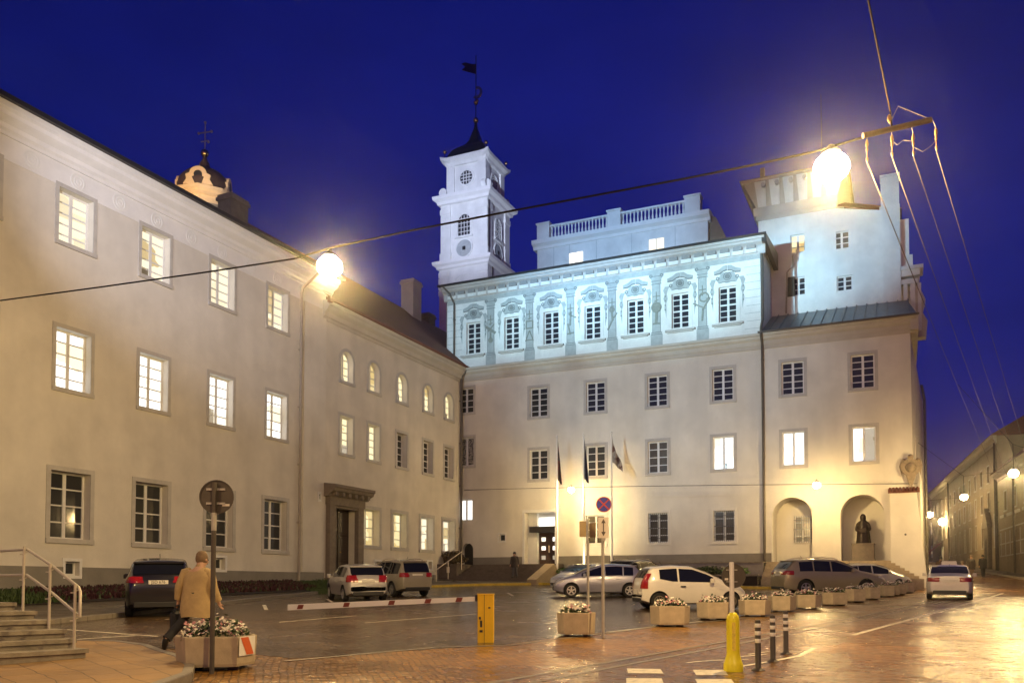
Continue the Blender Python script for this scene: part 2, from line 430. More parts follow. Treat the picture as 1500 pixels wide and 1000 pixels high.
def kerb(b, pts, w, h0, h1, m=0):
    for i in range(len(pts)-1):
        a, c = Vector((*pts[i],0)), Vector((*pts[i+1],0)); L = (c-a).length; d = (c-a)/L; n = Vector((-d.y,d.x,0))*w/2
        k = max(1, int(L/1.0))
        for j in range(k):
            p, q = a+d*(L*j/k+.008), a+d*(L*(j+1)/k-.008)
            z0, z1 = GZ(p.y), GZ(q.y)
            b.rings([[tuple(v)[:2]+(z+h0,) for v, z in ((p-n,z0),(q-n,z1),(q+n,z1),(p+n,z0))],
                     [tuple(v)[:2]+(z+h1-.015,) for v, z in ((p-n,z0),(q-n,z1),(q+n,z1),(p+n,z0))],
                     [tuple(v)[:2]+(z+h1,) for v, z in ((p-n*.85,z0),(q-n*.85,z1),(q+n*.85,z1),(p+n*.85,z0))]], m)
b = MB(); sheet(b, [(-90,-30),(190,-30),(190,240),(-90,240)], 0)
tag(b.build('ground', BRICKS), kind='structure')
b = MB(); sheet(b, [(-13,14.5),(-8.5,16.0),(-5.2,15.2),(-3.66,13.9),(-.12,16.4),(3.32,20.9),(6.6,24.6),(20.6,44.5),(23.2,49.6),(-3.9,62.3),(-22,30)], .004)
tag(b.build('car_park', SETTS), kind='structure')
b = MB(); sheet(b, [(-.3,11.1),(4.05,16.6),(8.25,22.2),(16.29,33.5),(24,46),(38,80),(62,140),(75,140),(41,66),(30,40),(24,20),(24,2),(-.3,2)], .004)
tag(b.build('road', COBBLE), kind='structure')
b = MB()
for o in (-.16, .16):
    stripe(b, [(-.6+o,10.4-o*.7),(4.05+o,16.48-o*.7),(8.25+o,22.06-o*.7),(16.29+o,33.37-o*.7),(19+o,37.6-o*.7)], .09, .008)
tag(b.build('drain_channel', KERB), kind='structure')
b = MB(); stripe(b, [(-3.66,13.52),(-1.5,15.7),(-.12,16.11),(3.32,20.66),(6.6,24.25),(12.5,32.4)], .10, .008)
tag(b.build('paving_seam', KERB), kind='structure')
b = MB()
stripe(b, [(7.16,18.33),(11,23.8),(18.52,34.55),(22,39.6),(24.6,43.4)], .12, .008)
for q in ([(1.6,12.57),(2.08,12.49),(2.04,11.99),(1.55,12.03)], [(2.53,12.40),(2.99,12.40),(2.9,11.83),(2.46,11.83)],
          [(1.46,11.52),(1.93,11.50),(1.86,10.9),(1.38,10.9)], [(2.36,11.42),(2.84,11.42),(2.75,10.8),(2.28,10.8)]): sheet(b, q, .008)
stripe(b, [(3.25,12.75),(4.05,13.55),(4.7,14.3),(5.4,15.6)], .09, .008)
stripe(b, [(2.62,13.3),(3.1,13.62),(3.7,13.75)], .06, .008); stripe(b, [(3.2,13.3),(3.6,14.1),(4.2,14.5)], .06, .008)
stripe(b, [(3.9,14.5),(4.3,14.9),(4.9,14.9)], .05, .008)
stripe(b, [(-6.19,22.31),(-4.68,25.0)], .07, .008); stripe(b, [(-3.92,22.06),(-1.22,25.9)], .07, .008)
stripe(b, [(-11.0,20.2),(-7.52,18.0)], .10, .008); stripe(b, [(-9.3,31.5),(-8.25,28.2)], .13, .008); stripe(b, [(-8.1,36.5),(-7.25,33.6)], .12, .008)
stripe(b, [(-.5,44),(-.2,40)], .12, .008); stripe(b, [(1.3,46.5),(2.1,43)], .12, .008); stripe(b, [(-9.6,23.4),(-8.6,24.8)], .10, .008)
stripe(b, [(2.0,19.1),(4.9,22.7)], .08, .008); stripe(b, [(-9.3,16.9),(-8.1,18.2)], .12, .008)
tag(b.build('road_markings', ROADW), kind='structure')
# footway along the left wing and round to the entrance steps
KL = [(-13.5,12),(-12.5,18),(-11.4,24),(-10.7,34.5),(-9.9,43.9),(-6.4,49.3),(-2.6,52.2),(1.6,53.6),(12.1,49.2),(18.3,46.4)]
b = MB(); sheet(b, KL + [(23.6,49.9),(-4.1,62.6),(-26,14),(-20,8)], .115)
tag(b.build('pavement', WALK), kind='structure')
b = MB(); kerb(b, KL[:6], .16, -.2, .13); tag(b.build('pavement_kerb', KERB), kind='structure')
b = MB(); kerb(b, KL[5:], .18, -.2, .135); tag(b.build('pavement_kerb_yellow', KERBY), kind='structure')
# raised slabs in the left foreground
PF = [(-9.2,15.6),(-8.4,15.95),(-7.32,15.69),(-6.5,15.0),(-5.9,14.11),(-5.2,13.2),(-4.61,12.1),(-4.3,11.2),(-4.2,5.0)]
b = MB(); sheet(b, PF + [(-16,4.5),(-16,13)], .12)
tag(b.build('forecourt', SLABS), kind='structure')
b = MB(); kerb(b, PF, .14, -.2, .128); tag(b.build('forecourt_kerb', KERB), kind='structure')
b = MB()
for (x, y, d) in ((27.6,66,0),(31.5,76,0)): pass
sheet(b, [(35.2,58),(37.6,58),(47.4,86),(45.2,86)], .13); sheet(b, [(45.2,86),(47.4,86),(66.5,138),(64.5,138)], .13)
tag(b.build('street_pavement', WALK), kind='structure')
b = MB(); kerb(b, [(35.1,58),(45.1,86),(64.4,138)], .18, -.2, .145); tag(b.build('street_kerb', KERB), kind='structure')

# ================================================================== BUILDINGS
KX, KY = -4.07, 62.5
RAB, RC = math.atan2(.9108, .4128), math.atan2(-.4104, .9119)
def hip(b, x0, x1, y0, y1, z0, z1, inset, m=0, yr=None):
    ym = (y0+y1)/2 if yr is None else yr
    b.add([(x0,y0,z0),(x1,y0,z0),(x1,y1,z0),(x0,y1,z0),(x0+inset,ym,z1),(x1-inset,ym,z1)], [(0,1,5,4),(1,2,5),(2,3,4,5),(3,0,4),(3,2,1,0)], m)
def chimney(parent, x, y, z0, z1, w=1.3, d=.8, m=None):
    b = MB(); b.box(x-w/2,x+w/2,y-d/2,y+d/2,z0,z1-.35); b.box(x-w/2-.09,x+w/2+.09,y-d/2-.09,y+d/2+.09,z1-.35,z1-.16); b.box(x-w/2-.03,x+w/2+.03,y-d/2-.03,y+d/2+.03,z1-.16,z1)
    return b.build('chimney', m or PL_COB, parent)

# ---------------------------------------------------------------- left wing (A)
A = thing('university_wing', 'long grey plastered building on the left with three rows of tall windows', 'building', (KX, KY, 0), RAB)
COLS = [-40.1, -36.15, -32.2, -28.27, -24.26, -20.31]
ops = []
for x in COLS:
    ops += [(x, 14.85, 1.54, 2.10, .36, False), (x, 9.17, 1.54, 2.32, .36, False), (x, 3.36, 1.74, 2.60, .40, False)]
bas = [(-36.2,1.95,.62,.55,.28,False), (-32.07,1.95,.62,.55,.28,False), (-24.17,2.32,.62,.55,.28,False)]
b = MB(); wall_front(b, -47, -16.3, 0, 18.0, ops+bas, 0)
b.quad((-47,0,0),(-47,12,0),(-47,12,18),(-47,0,18)); b.quad((-16.3,0,0),(-16.3,12,0),(-16.3,12,18.6),(-16.3,0,18.6)); b.quad((-47,12,0),(-16.3,12,0),(-16.3,12,18),(-47,12,18))
b.box(-18.2,-16.3,-.07,0,2.3,17.0)
b.build('wall', PL_A, A)
for x in COLS:
    window(A, x, 14.85, 1.54, 2.10, LIT_A, 2, 5, .16, .36)
    window(A, x, 9.17, 1.54, 2.32, LIT_W, 2, 5, .16, .36)
    window(A, x, 3.36, 1.74, 2.60, GLASSD, 2, 4, .18, .40)
for o in bas: window(A, o[0], o[1], o[2], o[3], GLASSD, 1, 1, .12, .28, ringm=FRAMEW, sill=False)
b = MB(); b.box(-47,-16.35,-.09,.0,0,2.28); 
for o in bas: pass
pl = MB()
xs = [-47] + sum([[o[0]-.43, o[0]+.43] for o in bas], []) + [-16.3]
for i in range(0, len(xs), 2): pl.box(xs[i], xs[i+1], -.07, -.002, 0, 2.28)
for o in bas: pl.box(o[0]-.43, o[0]+.43, -.07, -.002, 0, o[1]-.12)
pl.build('plinth', PLINTH, A)
b = MB(); b.box(-47,-16.3,-.03,-.002,17.0,17.92); b.build('frieze', PL_CO, A)
b = MB()
for r0, r1 in ((.0,.07),(.13,.19),(.25,.33)):
    if r0 == 0: b.disc((0,0), r1, -.055, -.028, 12)
    else: b.ringdisc((0,0), r0, r1, -.05, -.028, 20)
ros = b.mesh('rosette', PL_U)
for k in range(13): link('rosette', ros, A, (-42.0+1.965*k, 0, 17.44))
b = MB(); profile_band(b, -47, -15.9, [(0,17.85),(.1,17.85),(.12,17.98),(.22,18.05),(.26,18.2),(.55,18.36),(.6,18.5),(.72,18.56),(.74,18.78),(0,18.85)])
b.build('cornice', PL_CO, A)
b = MB(); b.add([(-47.4,-.86,18.80),(-15.8,-.86,18.80),(-15.8,6.5,21.9),(-47.4,6.5,21.9),(-15.8,13,18.8),(-47.4,13,18.8)], [(0,1,2,3),(3,2,4,5),(1,4,2),(0,3,5)])
g_ = MB(); g_.box(-47.4,-15.8,-.98,-.80,18.72,18.90); g_.build('gutter', DARKM, A)
rf = b.build('roof', TILE, A)
chimney(rf, -17.2, 6.0, 21, 24.2, 1.4, 1.0, STONE_D)
pipe(A, -18.55, 1.2, 17.3, .13, .075, PIPE, [(-18.5,-.16,17.6),(-18.1,-.55,18.2),(-17.9,-.85,18.6)])

# ---------------------------------------------------------------- middle wing (B)
B = thing('arched_window_wing', 'cream wing with a row of five arched windows, dark portal and steep tiled roof', 'building', (KX, KY, 0), RAB)
bops = []; BA = [-14.24,-11.44,-8.23,-4.9,-1.97]
for x in BA: bops += [(x, 13.42, 1.2, 1.78, .35, True), (x, 9.2, 1.26, 2.18, .4, False)]
BR = [-11.6,-8.43,-5.0,-1.96]
for x in BR: bops.append((x, 3.98, 1.7, 2.2, .5, False))
bbas = [(-10.9,2.45,.6,.6,.3,False), (-4.6,2.7,.6,.5,.3,False)]
door = (-14.45, 1.6, 2.2, 4.4, .55, False)
b = MB(); wall_front(b, -16.3, 0, 0, 16.7, bops+bbas+[door])
b.quad((-16.3,0,16),(-16.3,12.5,16),(-16.3,12.5,17),(-16.3,0,17)); b.quad((-16.3,12.5,0),(0,12.5,0),(0,12.5,17),(-16.3,12.5,17))
b.add([(-16.3,-.3,17.4),(-16.3,12.6,17.4),(-16.3,6,23.0)], [(0,1,2)])
b.build('wall', PL_B, B)
for i, x in enumerate(BA):
    window(B, x, 13.42, 1.2, 1.78, LIT_Y, 2, 4, .17, .35, arched=True)
    window(B, x, 9.2, 1.26, 2.18, LIT_Y if i < 2 else GLASSD, 2, 5, .17, .4)
for x in BR: window(B, x, 3.98, 1.7, 2.2, LIT_A if x > -6 else LIT_Y, 2, 4, .2, .5)
for o in bbas: window(B, o[0], o[1], o[2], o[3], GLASSD, 1, 1, .12, .3, ringm=FRAMEW, sill=False)
b = MB(); profile_band(b, -16.6, .0, [(0,16.45),(.06,16.45),(.08,16.62),(.18,16.66),(.22,16.9),(.42,17.05),(.46,17.2),(.56,17.24),(.58,17.5),(0,17.55)])
b.build('cornice', PL_COB, B)
b = MB(); b.add([(-16.7,-.68,17.46),(.0,-.68,17.46),(.0,1.0,18.93),(12,1.0,18.93),(12,6,23.25),(-16.6,6,23.25),(12,13,17.2),(-16.7,13,17.2)],
      [(0,1,2,5),(2,3,4,5),(5,4,6,7)])
b.box(-16.8,-16.55,-.72,-.5,17.3,17.62); b.box(-16.7,0,-.75,-.62,17.40,17.52)
rf = b.build('roof', TILE, B)
chimney(rf, 2.0, 5.6, 22, 25.5, 1.25, 1.1)
chimney(rf, 5.6, 6.2, 22, 24.0, 1.0, .8, STONE_D)
# portal
pt = MB()
pt.box(-16.1,-15.55,-.28,.0,1.3,6.1); pt.box(-13.35,-12.8,-.28,0,1.3,6.1); pt.box(-15.55,-13.35,-.22,0,5.95,6.1)
pt.box(-16.2,-15.5,-.36,-.0,1.3,2.0); pt.box(-13.4,-12.7,-.36,-.0,1.3,2.0)
pt.box(-16.15,-12.75,-.34,0,6.1,6.55)
profile_band(pt, -16.4, -12.5, [(0,6.55),(.4,6.55),(.45,6.7),(.75,6.85),(.8,7.0),(.88,7.03),(.88,7.2),(0,7.3)])
for i in range(6): pt.box(-16.1+i*.62,-15.85+i*.62,-.68,-.3,6.6,6.85)
po = pt.build('portal', STONE_P, B)
d = MB(); d.box(-15.55,-13.35,.42,.55,1.6,6.0)
for sx in (-15.45,-14.41):
    for z0, z1 in ((1.85,2.9),(3.05,4.4),(4.55,5.8)): d.bbox(sx+.06,sx+.92,.36,.43,z0,z1,.03)
d.box(-14.48,-14.42,.35,.44,1.6,6.0)
dd = d.build('door', DOORD, B); h = MB(); h.ball((-14.3,.3,3.5),.06,8,5); h.build('handle', GOLD, dd)
b = MB(); b.box(-16.5,-12.4,-1.0,0,.9,1.62); b.box(-16.8,-12.1,-1.4,-.0,.9,1.45); b.build('doorstep', STONE_D, B)
b = MB(); b.box(-12.8,-3.6,-.06,-.003,0,2.3); b.box(-3.6,0,-.1,-.003,0,3.0); b.build('plinth', PLINTH, B)
b = MB(); b.box(-16.28,-16.12,-.03,-.003,5.9,6.0)
n = MB(); n.box(-16.95,-16.65,-.11,-.073,6.2,6.75); pn = n.build('house_number_plate', FRAMEW, A); n = MB(); n.box(-16.82,-16.77,-.118,-.111,6.33,6.62); n.box(-16.86,-16.80,-.118,-.111,6.52,6.57); n.build('digit', INK, pn)
pipe(B, -.35, 2.0, 16.4, .16, .09, PIPED, [(-.35,-.2,16.8),(-.32,-.6,17.35)])

# ---------------------------------------------------------------- main building (C)
C = thing('university_main_building', 'tall cream building with a painted top storey under blue white floodlight', 'building', (KX, KY, 0), RC)
W = 1.33
cc = {'b':6.12,'c':10.35,'d':14.68,'e':18.99,'f':23.3,'g':27.36}
cops = []
for k, x in cc.items():
    cops += [(x, 13.47, W, 2.05, .22, False), (x, 9.02, W, 2.1, .22, False)]
for k in 'de': cops.append((cc[k], 4.4, W, 1.95, .22, False))
cops.append((10.3, 4.4, W, 1.95, .22, False))
cops += [(.33, 14.2, 1.25, 1.85, .22, False), (.36, 10.3, 1.25, 2.1, .22, False), (.33, 6.3, 1.1, 1.55, .22, False)]
cops += [(3.27,4.72,.5,.54,.25,False), (.5,3.0,.92,1.65,.5,True)]
cops += [(6.2,3.05,2.3,3.65,1.0,False)]
cops += [(23.15,3.05,2.36,3.99,2.0,True), (27.2,3.05,2.46,3.98,1.9,True)]
b = MB(); wall_front(b, -1.3, 30, 0, 16.6, cops)
b.quad((30,0,0),(30,12,0),(30,12,17),(30,0,17)); b.quad((-1.3,14,0),(30,14,0),(30,14,17),(-1.3,14,17)); b.quad((-1.3,0,16),(-1.3,14,16),(-1.3,14,23),(-1.3,0,23))
b.quad((21.9,2.0,3),(24.4,2.0,3),(24.4,2.0,7.2),(21.9,2.0,7.2)); b.quad((25.9,1.9,3),(28.5,1.9,3),(28.5,1.9,7.2),(25.9,1.9,7.2))
b.quad((5,1.0,3),(7.4,1.0,3),(7.4,1.0,6.8),(5,1.0,6.8))
b.build('wall', PL_C, C)
LITC = {'e2':LIT_W,'f2':LIT_W,'g2':LIT_W,'d2':GLASSB}
for k, x in cc.items():
    window(C, x, 13.47, W, 2.05, GLASSD, 2, 5, .19, .22)
    window(C, x, 9.02, W, 2.1, LITC.get(k+'2', GLASSD), 2, 4 if k in 'bcd' else 1, .19, .22)
    if k in 'efg':
        pass
window(C, 10.3, 4.4, W, 1.95, GLASSB, 2, 4, .19, .22, ringm=PL_C)
for k in 'de': window(C, cc[k], 4.4, W, 1.95, GLASSB, 2, 4, .19, .22, grille=True)
window(C, .33, 14.2, 1.25, 1.85, GLASSD, 2, 4, .17, .22); window(C, .36, 10.3, 1.25, 2.1, CURT, 2, 1, .17, .22); window(C, .33, 6.3, 1.1, 1.55, LIT_W, 2, 1, 0, .22)
window(C, 3.27, 4.72, .5, .54, GLASSD, 1, 1, .08, .2, ringm=FRAMEW)
window(C, 23.6, 4.3, 1.0, 1.7, LIT_D, 2, 4, 0, 1.96, grille=True, label='lit window behind a wrought lattice inside the left arch')
b = MB()
for g in (cc['g'],):
    b.box(g+.06, g+.60, .16, .18, 9.1, 11.02)
b.build('curtain', LIT_P, C)
b = MB(); b.box(.04,.96,.42,.5,3.0,4.7); b.build('cellar_door', DARKM, C)
# entrance
b = MB(); b.box(4.88,5.05,-.05,-.002,3.05,6.9); b.box(7.35,7.55,-.05,-.002,3.05,6.9); b.box(5.05,7.35,-.05,-.002,6.7,6.9)
b.box(5.05,5.75,.6,.99,3.05,6.7)
b.build('entrance_surround', PL_U, C)
d = MB(); d.box(5.78,7.33,.9,.96,3.05,5.3); dr = d.build('entrance_door', DOORW, C)
for sx in (6.12, 6.98):
    for z in (3.55, 4.22, 4.85):
        p = MB(); p.box(sx-.15,sx+.15,.87,.899,z-.14,z+.14); p.build('door_pane', LIT_W if z > 3.6 else LIT_P, dr)
h = MB(); h.box(6.5,6.6,.83,.9,3.9,4.4); h.build('handle', STEEL, dr)
b = MB(); b.box(5.35,7.33,.1,.95,5.32,5.72); b.build('door_canopy', DARKM, C)
b = MB(); b.box(5.78,7.33,.88,.94,5.76,6.4); b.build('fanlight', LIT_W, C)
b = MB()
for x0, x1 in ((.98,4.86),(7.57,21.9)): b.box(x0,x1,-.05,-.002,0,3.6)
b.build('plinth', PLINTH, C)
b = MB(); profile_band(b, -.6, 30.3, [(0,16.5),(.08,16.5),(.1,16.72),(.14,16.74),(.18,16.98),(.34,17.1),(.38,17.24),(.48,17.27),(.5,17.42),(0,17.5)])
b.box(30.0,30.45,-.4,10,16.6,17.4)
b.build('cornice', PL_COB, C)
pipe(C, 21.5, 2.8, 16.5, .13, .085, PIPED, [(21.5,-.2,16.9),(21.5,-.62,17.3),(21.5,-.5,17.8),(21.55,-.12,18.4),(21.55,-.12,22.6)])
pipe(C, -.05, 17.5, 22.4, .13, .07, PIPED, [(-.3,-.4,23.1),(-.7,-.7,23.6)]).location = (-.55,0,0)
# painted storey
PX = [.95,4.03,7.08,10.15,13.21,16.26,19.35]
b = MB(); wall_front(b, -1.25, 21.42, 17.4, 22.7, [(x, 18.55, 1.14, 2.3, .25, False) for x in PX])
b.quad((21.42,0,17.3),(21.42,6,17.3),(21.42,6,23.6),(21.42,0,23.6)); b.quad((-1.25,0,17.3),(-1.25,9,17.3),(-1.25,9,23.6),(-1.25,0,23.6))
us = b.build('upper_wall', PL_U, C)
for x in PX: window(C, x, 18.55, 1.14, 2.3, GLASSD, 2, 6, 0, .25, mid=3)
# painted ornament: flat limewash shapes a finger thick
b = MB(); b.box(-.98,.98,-.22,-.0,18.30,18.42); b.box(-.85,.85,-.12,-.0,18.22,18.30); sl_ = b.mesh('window_sill', PL_TR)
b = MB(); b.box(-.80,-.57,-.03,-.003,18.42,21.06); b.box(.57,.80,-.03,-.003,18.42,21.06); b.box(-.57,.57,-.03,-.003,20.86,21.06); fr_ = b.mesh('window_architrave', PL_U)
for x in PX: link('window_sill', sl_, C, (x,0,0)); link('window_architrave', fr_, C, (x,0,0))
g = MB()
def blob(pts, y=-.022, m=0): g.prism(pts, y, -.003, m)
PLG2 = [PL_G, mat('limewash_dark_grey', (.20,.215,.215), .8, var=.2, scale=5)]
for x in PX:
    # broken pediment with a shell, garland drops on both sides
    blob([(x-.55,21.08),(x-.72,21.35),(x-.5,21.55),(x-.42,21.78),(x+.42,21.78),(x+.5,21.55),(x+.72,21.35),(x+.55,21.08),(x+.2,21.15),(x,20.98),(x-.2,21.15)])
    for s in (-1, 1):
        blob([(x+s*.02,22.22),(x+s*.25,22.2),(x+s*.5,22.02),(x+s*.86,21.9),(x+s*.84,21.74),(x+s*.5,21.76),(x+s*.2,21.92),(x+s*.02,21.95)], -.05)
        blob([(x+s*.72,21.38),(x+s*1.02,21.40),(x+s*1.14,21.15),(x+s*1.03,20.9),(x+s*1.12,20.6),(x+s*1.0,20.3),(x+s*1.06,20.0),(x+s*.98,19.6),(x+s*.94,19.3),(x+s*.92,19.8),(x+s*.93,20.3),(x+s*.84,20.55),(x+s*.9,20.9),(x+s*.84,21.15)])
    g.disc((x,21.5),.17,-.06,-.02,12,1); g.ringdisc((x,21.5),.22,.27,-.04,-.02,14,1)
    for s in (-1, 1):
        blob([(x+s*.02,21.93),(x+s*.25,21.9),(x+s*.5,21.74),(x+s*.84,21.72),(x+s*.84,21.68),(x+s*.5,21.69),(x+s*.25,21.85),(x+s*.02,21.88)],-.056,1)
        for z in (20.75,20.45,20.15,19.85): g.disc((x+s*1.0,z),.05,-.04,-.02,8,1)
        g.ringdisc((x+s*.62,21.42),.07,.12,-.04,-.02,10,1)
    g.prism([(x-.5,21.12),(x+.5,21.12),(x+.5,21.16),(x-.5,21.16)],-.035,-.02,1)
    g.build('painted_pediment', PLG2, C); g = MB()
for i, x in enumerate([2.36,5.43,8.54,11.57,14.66,17.73]):
    blob([(x-.40,17.5),(x+.40,17.5),(x+.40,18.25),(x+.32,18.42),(x-.32,18.42),(x-.40,18.25)], -.024)
    blob([(x-.28,18.42),(x+.28,18.42),(x+.26,21.75),(x-.26,21.75)], -.018)
    blob([(x-.28,21.75),(x+.28,21.75),(x+.34,22.0),(x+.5,22.2),(x+.5,22.35),(x-.5,22.35),(x-.5,22.2),(x-.34,22.0)], -.026)
    blob([(x-.32,21.72),(x+.32,21.72),(x+.32,21.8),(x-.32,21.8)], -.03)
    for z in (18.27,18.40,21.66,21.86,22.18): blob([(x-.36,z),(x+.36,z),(x+.36,z+.035),(x-.36,z+.035)],-.034,1)
    for s in (-1,1): g.ringdisc((x+s*.36,22.24),.06,.11,-.045,-.02,10,1); blob([(x+s*.26,18.45),(x+s*.29,18.45),(x+s*.27,21.64),(x+s*.24,21.64)],-.024,1)
    g.build('painted_pilaster', PLG2, C); g = MB()
g.box(-1.25,21.42,-.03,-.003,22.35,22.66); g.box(-1.25,21.42,-.035,-.003,17.42,17.56)
for k in range(9):
    z = 17.9+.5*k; g.box(-1.25,.0-.12*(k%2),-.006,-.002,z,z+.025); g.box(20.42+.12*(k%2),21.42,-.006,-.002,z,z+.025)
g.build('painted_frieze', PL_G, C)
t = MB()
TRO = mat('limewash_umber', (.24,.25,.22), .8, var=.25, scale=8)
def bar(x, z, L, a, w=.07, y0=-.06):
    c, s = math.cos(a), math.sin(a); n = (-s*w/2, c*w/2); e = (c*L/2, s*L/2)
    t.prism([(x-e[0]-n[0],z-e[1]-n[1]),(x+e[0]-n[0],z+e[1]-n[1]),(x+e[0]+n[0],z+e[1]+n[1]),(x-e[0]+n[0],z-e[1]+n[1])], y0, -.019)
for i, x in enumerate([2.36,5.43,8.54,11.57,14.66,17.73]):
    z = 20.1
    bar(x, z+.7, .7, 1.57, .05); bar(x, z+.75, .45, 0, .05); bar(x, z+.45, .3, .3, .06)
    if i == 0: bar(x,z,.95,-.6,.2); bar(x+.05,z+.15,.7,.8,.07); t.disc((x,z-.75),.2,-.05,-.019,12); bar(x,z-.4,.5,1.57,.12)
    elif i == 1: t.ringdisc((x,z),.3,.42,-.06,-.019,4,0,.785,.785+6.2832); bar(x-.15,z-.8,.8,1.2,.06); bar(x+.15,z-.8,.8,-1.2,.06); bar(x,z-1.1,.5,0,.06)
    elif i == 2: bar(x,z,.9,1.5,.12); bar(x+.15,z+.2,.6,-.5,.1); bar(x-.1,z-.7,.8,1.8,.1); bar(x,z-1.0,.5,.1,.08)
    elif i == 3: bar(x,z,1.0,1.65,.14); bar(x+.2,z-.2,.5,.9,.08); bar(x-.15,z-.8,.7,1.1,.1); t.disc((x,z+.25),.2,-.05,-.019,10)
    elif i == 4: t.disc((x,z+.0),.36,-.07,-.019,14); t.ringdisc((x,z-.05),.24,.3,-.09,-.06,14); bar(x,z-.6,.9,1.5,.18); bar(x,z-1.1,.5,0,.1)
    else: t.ringdisc((x+.1,z+.25),.24,.34,-.06,-.019,16); bar(x-.2,z-.3,.9,-.5,.09); bar(x+.25,z-.2,.9,1.0,.1); bar(x,z-.9,.8,1.5,.12)
    t.build('painted_trophy', TRO, C); t = MB()
b = MB(); profile_band(b, -1.5, 21.75, [(0,22.66),(.05,22.66),(.06,22.72),(.10,22.74),(.12,23.12),(.2,23.2),(.44,23.3),(.5,23.42),(.6,23.45),(.62,23.62),(0,23.7)])
b.build('eaves_cornice', mat('eaves_lilac_grey', (.50,.48,.47), .8, var=.10, scale=3), C)
n = 27
b = MB(); b.box(-.34,.34,-.20,-.11,22.74,22.98); d1 = b.mesh('dentil', PL_U)
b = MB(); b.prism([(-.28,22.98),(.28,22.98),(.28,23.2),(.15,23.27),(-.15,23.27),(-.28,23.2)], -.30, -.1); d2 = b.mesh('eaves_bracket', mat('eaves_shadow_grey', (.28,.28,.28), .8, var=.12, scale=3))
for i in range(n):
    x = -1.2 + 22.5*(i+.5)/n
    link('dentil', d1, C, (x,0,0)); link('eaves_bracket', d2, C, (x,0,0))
b = MB(); b.add([(-1.7,-.72,23.66),(21.9,-.72,23.66),(21.9,7,24.6),(-1.7,7,24.6),(21.9,14,23),(-1.7,14,23)], [(0,1,2,3),(3,2,4,5),(1,4,2),(0,3,5)]); b.box(-1.7,21.9,-.78,-.62,23.60,23.72); b.box(21.6,21.9,-.6,6,23.2,23.66)
b.build('roof', DARKM, C)
# monopitch sheet roof over the right bay
b = MB(); b.add([(21.45,-.55,17.44),(30.4,-.55,17.44),(29.9,5.0,20.05),(21.45,5.0,20.05)], [(0,1,2,3)])
x = 21.9
for i in range(14):
    x0 = 21.9+i*.62; x1 = min(x0, 29.85 if False else x0)
    b.add([(x0-.025,-.55,17.44),(x0+.025,-.55,17.44),(x0+.025,4.98,20.04),(x0-.025,4.98,20.04),(x0-.025,-.55,17.53),(x0+.025,-.55,17.53),(x0+.025,4.98,20.13),(x0-.025,4.98,20.13)], [(4,5,6,7),(0,1,5,4),(0,4,7,3),(1,2,6,5)])
b.build('bay_roof', METR, C)
b = MB(); b.box(21.3,30.5,-.66,-.54,17.40,17.50); b.build('gutter', PIPED, C)
# side wall to the street, leaning back along it, buttress and corner relief
b = MB(); b.quad((30,0,0),(31.1,22,0),(31.1,22,16.6),(30,0,16.6)); b.box(30.2,30.26,4.0,4.9,9.0,11.0)
b.build('street_wall', PL_C, C)
b = MB(); b.rings([[(28.75,-.55,1.0),(30.75,-.55,1.0),(30.75,.6,1.0),(28.75,.6,1.0)],[(28.75,-.35,4.5),(30.4,-.35,4.5),(30.4,.3,4.5),(28.75,.3,4.5)],[(28.75,-.25,7.0),(30.2,-.25,7.0),(30.2,.2,7.0),(28.75,.2,7.0)]])
b.box(28.73,30.21,-.29,.0,6.0,6.04); bt = b.build('buttress', PL_C, C)
b = MB(); b.add([(28.65,-.38,7.0),(30.35,-.38,7.0),(30.35,-.0,7.3),(28.65,-.0,7.3),(28.65,-.38,7.08),(30.35,-.38,7.08)],[(0,1,5,4),(4,5,2,3),(0,3,2,1),(0,4,3),(1,2,5)])
for i in range(9): b.tube([(28.75+i*.185,-.40,7.06),(28.75+i*.185,-.0,7.34)],.06,6)
b.build('tile_cap', TILE, bt); b = MB(); b.disc((29.55,4.55),.06,-.42,-.34,10); b.build('drain_hole', DARKM, bt)
b = MB(); cx, cz = 29.9, 8.5
b.ringdisc((cx,cz),.30,.52,-.22,-.0,18); b.prism([(cx-.3,cz-.35),(cx+.3,cz-.35),(cx+.12,cz-.95),(cx,cz-1.2),(cx-.12,cz-.95)],-.16,0); b.ball((cx,-.12,cz+.62),.17,10,6); b.ball((cx-.38,-.06,cz+.40),.15,8,5); b.ball((cx+.38,-.06,cz+.40),.15,8,5); b.prism([(cx-.62,cz+.1),(cx-.5,cz+.5),(cx-.4,cz+.1),(cx-.5,cz-.5)],-.12,0); b.prism([(cx+.62,cz+.1),(cx+.5,cz+.5),(cx+.4,cz+.1),(cx+.5,cz-.5)],-.12,0)
car = b.build('cartouche', SIGIL, C, 50); b = MB(); b.ball((cx,-.06,cz),.31,12,6,0,1.1); b.build('shield', SIGIL, car, 50)
b = MB(); b.tube([(31.1,17,1.2),(31.1,17,15.8),(30.9,16.2,16.8)],.1,8); b.build('drainpipe', PIPED, C)
